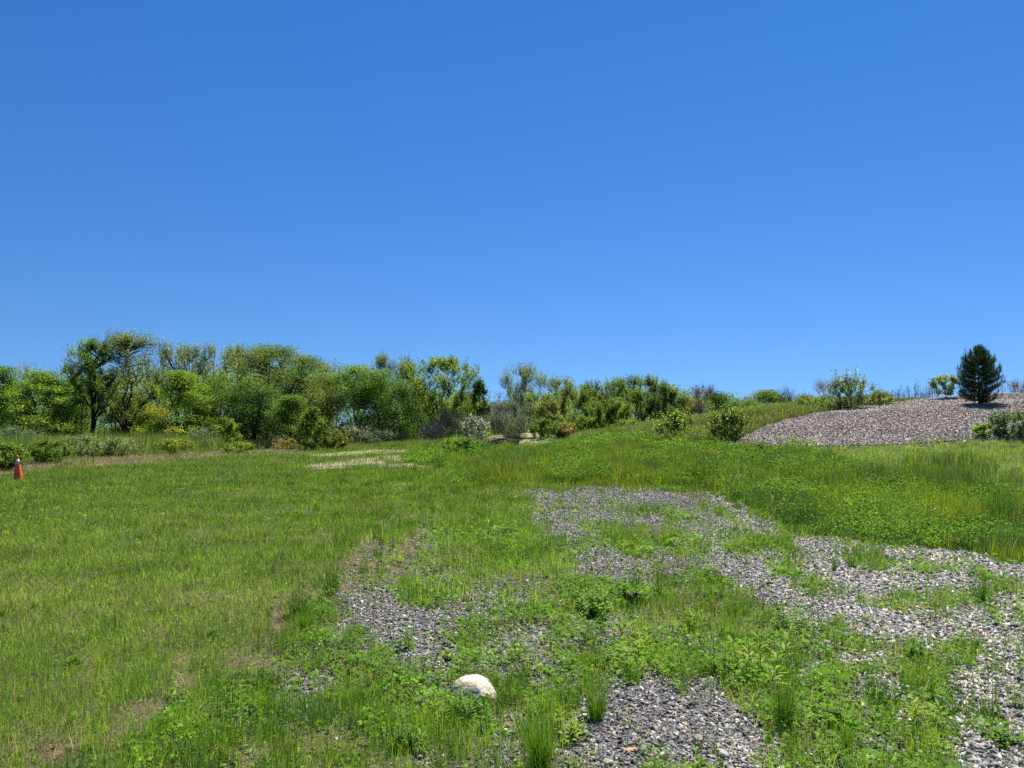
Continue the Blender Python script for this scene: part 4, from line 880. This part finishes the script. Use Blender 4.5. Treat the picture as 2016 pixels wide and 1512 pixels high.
def rock_mat(name, col, dark, vein=(.35, .3, .25)):
    m, n, l = newmat(name); o = n.new('ShaderNodeOutputMaterial'); pb = n.new('ShaderNodeBsdfPrincipled'); l.new(pb.outputs[0], o.inputs[0]); g = n.new('ShaderNodeTexCoord')
    n1 = n.new('ShaderNodeTexNoise'); n1.inputs['Scale'].default_value = 9; n1.inputs['Detail'].default_value = 8; l.new(g.outputs['Object'], n1.inputs['Vector'])
    cr = n.new('ShaderNodeValToRGB'); cr.color_ramp.elements[0].position = .36; cr.color_ramp.elements[0].color = (*dark, 1); cr.color_ramp.elements[1].position = .52; cr.color_ramp.elements[1].color = (*col, 1)
    l.new(n1.outputs['Fac'], cr.inputs[0]); n2 = n.new('ShaderNodeTexNoise'); n2.inputs['Scale'].default_value = 60; n2.inputs['Detail'].default_value = 4; l.new(g.outputs['Object'], n2.inputs['Vector'])
    mx = n.new('ShaderNodeMixRGB'); mx.blend_type = 'MULTIPLY'; mx.inputs[0].default_value = .35; l.new(cr.outputs[0], mx.inputs[1]); l.new(n2.outputs['Fac'], mx.inputs[2]); l.new(mx.outputs[0], pb.inputs['Base Color'])
    b = n.new('ShaderNodeBump'); b.inputs['Strength'].default_value = .9; b.inputs['Distance'].default_value = .012; l.new(n2.outputs['Fac'], b.inputs['Height']); l.new(b.outputs[0], pb.inputs['Normal']); pb.inputs['Roughness'].default_value = .85
    return m
def boulder():
    b = at(932, 1376); k = b[1] / F
    o = build('boulder', [stone_mesh(7, 42 * k, 52 * k, 30 * k, .10, 5, cl=.72, ch=.9)], rock_mat('pale_rock', (.66, .60, .48), (.46, .39, .29)), smooth=True)
    o.location = b + [0, 6 * k, 8 * k]; o.rotation_euler = (.16, .06, .25)
    tag(o, 'cream coloured boulder half hidden by weeds in the foreground', 'rock')
boulder()
for (u, v, wpx, hpx, col, dk, lab, sd) in [
    (1240, 1481, 13, 4, (.62, .33, .17), (.50, .26, .13), 'flat orange brown stone lying in the dark gravel at the bottom', 3),
    (1375, 1458, 13, 6, (.48, .43, .36), (.25, .21, .17), 'flat pale stone at the right of the dark gravel patch', 5),
    (1418, 1487, 15, 7, (.52, .48, .42), (.3, .26, .2), 'whitish stone at the lower right of the dark gravel patch', 6),
    (1196, 1506, 13, 7, (.50, .46, .40), (.3, .26, .2), 'whitish stone cut by the bottom edge of the dark gravel patch', 8),
    (1417, 1328, 11, 9, (.42, .45, .48), (.2, .22, .24), 'bluish white stone in the weeds right of centre', 9),
    (1662, 1256, 14, 7, (.22, .23, .26), (.13, .13, .15), 'broad slate grey stone on the gravel tongue', 10),
    (1960, 1233, 6, 6, (.07, .06, .06), (.04, .04, .04), 'round dark brown stone on the pale gravel at the right', 11),
    (1776, 1362, 9, 6, (.50, .50, .48), (.3, .3, .3), 'white flat stone beside the wiry tuft', 12),
    (597, 1284, 8, 6, (.15, .16, .18), (.1, .1, .12), 'dark slate stone left of the stony patch in the lawn', 13),
    (1468, 1088, 8, 7, (.10, .11, .13), (.06, .07, .08), 'dark blue grey stone on the gravel bend', 14)]:
    b = at(u, v); k = b[1] / F
    o = build('stone', [stone_mesh(sd, wpx * k, wpx * .8 * k, hpx * k, .2, 3)], rock_mat('rock_%d' % sd, col, dk), smooth=False); o.location = b + [0, 0, hpx * k * .55]; o.rotation_euler = (.1, .1, sd)
    tag(o, lab, 'stone', 'larger stones among the gravel')

# ------------------------------------------------------------------ post, fence strip
b = at(1518, 905); k = b[1] / F
pp = np.array([[0, 0, -.1], [-8 * k, 0, 7 * k], [-16 * k, .02, 14 * k], [-25 * k, .03, 21 * k]])[None]
pp[..., 2] += .12
o = build('leaning_stake', [tubes(pp, np.array([[2.0, 2.1, 2.0, 1.8]]) * k, (.05, .04, .035), 7)], M_BARK); o.location = b
tag(o, 'dark weathered stake leaning in the overgrown band', 'stake')
def fence():
    a = at(962, 880); c = at(1022, 879); k = a[1] / F
    root = thing('silt_fence', a, 'low black strip of fencing along the foot of the sandy mound', 'fence')
    n = 24; t = np.linspace(0, 1, n)[:, None]; P = (c - a) * t; P[:, 2] = terrain(P[:, 0] + a[0], P[:, 1] + a[1]) - a[2]; P[:, 1] += .04 * np.sin(np.arange(n) * 1.1)
    V = np.concatenate([P + [0, 0, -.05], P + [0, 0, 11 * k], P + [0, .01, 11 * k], P + [0, .01, -.05]]); i = np.arange(n - 1)
    Q = np.concatenate([np.stack([i + q * n, i + 1 + q * n, i + 1 + (q + 1) % 4 * n, i + (q + 1) % 4 * n], 1) for q in range(4)])
    build('fabric', [(V, Q, None)], simple_mat('black_fabric', (.015, .016, .018), .8, .2), root)
    for q in range(0, n, 6): build('stake', [tubes(np.array([[P[q] + [0, -.03, -.1], P[q] + [0, -.03, 13 * k]]]), np.array([[.018, .018]]), (.12, .09, .06), 5)], M_BARK, root)
fence()

# ------------------------------------------------------------------ foreground plants that stand out
def tuft(u, v, hpx, wpx, label, col='dark', nb=120, name='grass_tuft', wd=.003, group='dark wiry tufts standing out of the ground cover'):
    b = at(u, v); k = b[1] / F; rs = np.random.default_rng(int(u + v)); R = wpx * k * .34
    base = {'dark': G_DARK, 'lawn': G_LAWN, 'yel': G_YEL, 'blue': G_BLUE}[col]
    p = rs.normal(0, .4, (nb, 3)) * R; p[:, 2] = 0; az = np.arctan2(p[:, 1], p[:, 0]) + rs.normal(0, .6, nb)
    hh = hpx * k * rs.uniform(.45, 1.08, nb)
    o = build(name, [blades(p, hh, wd * rs.uniform(.7, 1.4, nb) * max(1, b[1] / 5) ** .6, np.abs(rs.normal(0, 1, nb)) * wpx * .5 / hpx, vary(base, rs, nb, .2, .1), rs, 4, az=az)], M_GRASS); o.location = b - [0, 0, .01]
    return tag(o, label, 'grass tuft', group)
for a in [
    (1725, 1373, 62, 70, 'dense dark green wiry tuft right of the bottom centre', 'dark', 170), (1545, 1435, 150, 62, 'tall thin rush tuft with upright stalks left of the wiry tuft', 'dark', 120),
    (1172, 1418, 115, 60, 'tall grass tuft at the upper left corner of the dark gravel', 'lawn', 170), (1932, 1188, 72, 34, 'upright dark tuft on the pale gravel near the right edge', 'dark', 90),
    (1250, 1170, 60, 44, 'upright thin rush tuft behind the clover bush', 'dark', 90), (1300, 1172, 72, 20, 'few tall straight stalks beside the rush tuft behind the clover bush', 'dark', 26),
    (1643, 1126, 40, 18, 'narrow dark tuft left of a twin on the gravel bend', 'dark', 50), (1677, 1118, 38, 22, 'narrow dark tuft right of its twin on the gravel bend', 'dark', 50),
    (1972, 1034, 90, 60, 'tall dark grass clump in the overgrown band by the right edge', 'dark', 260), (1065, 1512, 140, 80, 'tall upright grass clump at the bottom edge left of the dark gravel', 'lawn', 240),
    (1245, 1345, 60, 46, 'green grass tuft above the dark gravel patch', 'lawn', 120), (655, 1170, 70, 44, 'upright grass tuft at the border of lawn and bare soil', 'dark', 130),
    (585, 1215, 80, 56, 'thick dark grass tuft left of the stony patch', 'dark', 170), (600, 1240, 60, 60, 'wide grass tuft just below the thick dark one', 'lawn', 140),
    (745, 1100, 26, 30, 'small dark mossy tuft on the bare soil', 'dark', 90), (715, 1128, 24, 34, 'low dark tuft on the bare soil below the mossy one', 'dark', 90),
    (1955, 1325, 30, 40, 'low fine tuft on the gravel at the right edge', 'dark', 100), (1880, 1310, 24, 40, 'low wide dark tuft left of the fine one at the right edge', 'dark', 100),
    (200, 1310, 45, 60, 'bright yellow green grass tuft in the lawn at the lower left', 'yel', 90), (1670, 1490, 90, 40, 'tuft of thin grass at the bottom edge right of centre', 'lawn', 90),
    (430, 1225, 26, 50, 'dark broad bladed tuft by the bare soil in the lawn', 'blue', 60)]:
    tuft(*a)
def herb(u, v, hpx, nleaf, Lpx, Wpx, col, label, stems=4, up=.6, spread=.35, name='leafy_weed', group='leafy weeds standing out of the ground cover', K=6):
    b = at(u, v); k = b[1] / F; rs = np.random.default_rng(int(u * 3 + v)); P = []
    for s in range(stems):
        off = np.append(rs.normal(0, hpx * k * (.16 + .025 * stems), 2), 0)
        P += plant_parts(rs, off, hpx * k * rs.uniform(.5, 1.05), nleaf, Lpx * k * .8, Wpx * k * .62, col, up, spread=spread)
    lf = [q for q in P if q[1].shape[1] == K]; st = [q for q in P if q[1].shape[1] == 4]
    root = thing(name, b - [0, 0, .01], label, 'weed', group)
    build('foliage', lf, M_WEED, root)
    for j_ in range(0, len(st)): build('stem', st[j_:j_ + 1], M_WEED, root)
BR = (.24, .36, .025); MD = (.14, .26, .03); DK = (.13, .26, .03)
for a in [
    (590, 1215, 46, 16, 15, 6, BR, 'bright lime green feathery weed in front of the thick dark tuft', 7), (575, 1290, 28, 14, 14, 6, BR, 'small lime green weed below the stony patch in the lawn', 4),
    (650, 1175, 22, 12, 13, 6, BR, 'lime green sprout between tuft and stony patch', 3), (785, 1105, 34, 14, 12, 6, BR, 'bright weed on the edge of the bare soil', 5),
    (836, 1108, 22, 10, 11, 7, BR, 'small yellowish sprout right of the weed on the bare soil', 3), (795, 1275, 62, 20, 17, 7, MD, 'bushy green weed on the stony patch in the lawn', 7),
    (1250, 1190, 50, 22, 18, 14, DK, 'dark clover bush right of the centre', 12), (1175, 1205, 60, 20, 19, 14, MD, 'broad green clover bush left of the dark one', 12),
    (1240, 1330, 72, 18, 22, 9, BR, 'tall lime green weed in the middle foreground', 7), (1262, 1290, 60, 18, 22, 9, BR, 'lime green leafy stalks behind the tall middle weed', 6),
    (1350, 1240, 44, 16, 18, 8, BR, 'feathery yellow green weed above the pale stones', 8), (1400, 1330, 74, 16, 40, 7, MD, 'spiky weed with long narrow leaves beside the bluish stone', 3),
    (1500, 1335, 96, 20, 40, 10, BR, 'large bright weed with long pointed leaves right of centre', 6), (1540, 1245, 66, 20, 22, 7, DK, 'bushy dark green weed on the gravel tongue', 9),
    (1540, 1130, 26, 14, 12, 6, BR, 'bright green weed cushion on the gravel bend', 7), (1452, 1045, 40, 16, 10, 6, BR, 'bright bushy weed on the far gravel arm', 7),
    (1850, 1385, 52, 16, 17, 6, MD, 'greyish green feathery weed on the pale gravel', 5), (1815, 1425, 60, 12, 36, 13, BR, 'light green broad leaved weed beside the feathery one', 3),
    (1790, 1290, 30, 18, 16, 13, DK, 'dark clover clump on the pale gravel at the right', 9), (925, 1420, 62, 14, 22, 12, MD, 'leafy weeds in front of the cream boulder', 9),
    (960, 1425, 85, 16, 24, 9, MD, 'tall stalk with narrow leaves right in front of the boulder', 2), (880, 1410, 74, 12, 34, 9, BR, 'upright bright leaves left of the boulder', 2),
    (905, 1405, 46, 18, 15, 13, DK, 'dark round leaved weed shading the boulder foot', 11), (800, 1480, 60, 16, 30, 13, MD, 'spreading green weed at the bottom left of the boulder', 5),
    (1060, 1400, 40, 14, 18, 11, MD, 'round leaved weed right of the boulder', 6), (880, 1300, 34, 10, 16, 14, BR, 'pale round leaves behind the boulder', 4),
    (425, 1250, 22, 12, 26, 8, DK, 'flat dark rosette in the lawn beside the bare soil', 2), (140, 1310, 22, 16, 15, 8, MD, 'low leafy weed patch in the lower left lawn', 10),
    (1120, 1455, 60, 16, 20, 12, BR, 'bright leaves beside the corner of the dark gravel', 8), (1960, 1460, 34, 16, 18, 14, MD, 'clover clump in the bottom right corner', 10),
    (1640, 1420, 40, 18, 17, 14, MD, 'clover clump left of the wiry tuft', 12), (1400, 1180, 30, 14, 14, 8, MD, 'low leafy weed just below the gravel bend', 7)]:
    herb(*a)

# clover flowers
def flower(u, v, hpx, rpx, col, label, grp):
    b = at(u, v); k = b[1] / F; rs = np.random.default_rng(int(u)); root = thing('clover_flower', b, label, 'flower', grp); h = hpx * k
    ts = np.linspace(0, 1, 4); P = np.stack([.1 * h * ts ** 2, 0 * ts, h * ts], 1)[None]; build('stem', [tubes(P, np.full((1, 4), .0013), (.08, .14, .03), 4)], M_WEED, root)
    n = 70; rpx = rpx * .75; d = rnd_dir(rs, n, .25); c = P[0, 3] + d * rpx * k * .45
    build('petals', [leaves(c, d, rnd_dir(rs, n), rpx * k * .9, rpx * k * .4, vary(col, rs, n, .15, .02), 4)], M_PETAL, root)
PK = (.58, .26, .42); WHT = (.75, .74, .66)
for a in [(1238, 1200, 30, 4.2, PK, 'upper left pink clover flower above the dark clover bush'), (1254, 1206, 30, 3.4, PK, 'small pink clover flower next to the upper left one'), (1298, 1226, 36, 4.6, PK, 'largest pink clover flower right of the other two')]:
    flower(*a, 'pink clover flowers')
for a in [(1749, 1500, 26, 6, WHT, 'large white clover flower near the bottom right'), (1715, 1512, 20, 5, WHT, 'white clover flower left of the large one'), (1676, 1516, 20, 4, WHT, 'small white clover flower left of its two bigger neighbours'), (1592, 1300, 14, 3, WHT, 'small white clover flower by the gravel tongue'), (1352, 1268, 16, 3.4, WHT, 'white clover flower above the pale stones')]:
    flower(*a, 'white clover flowers')
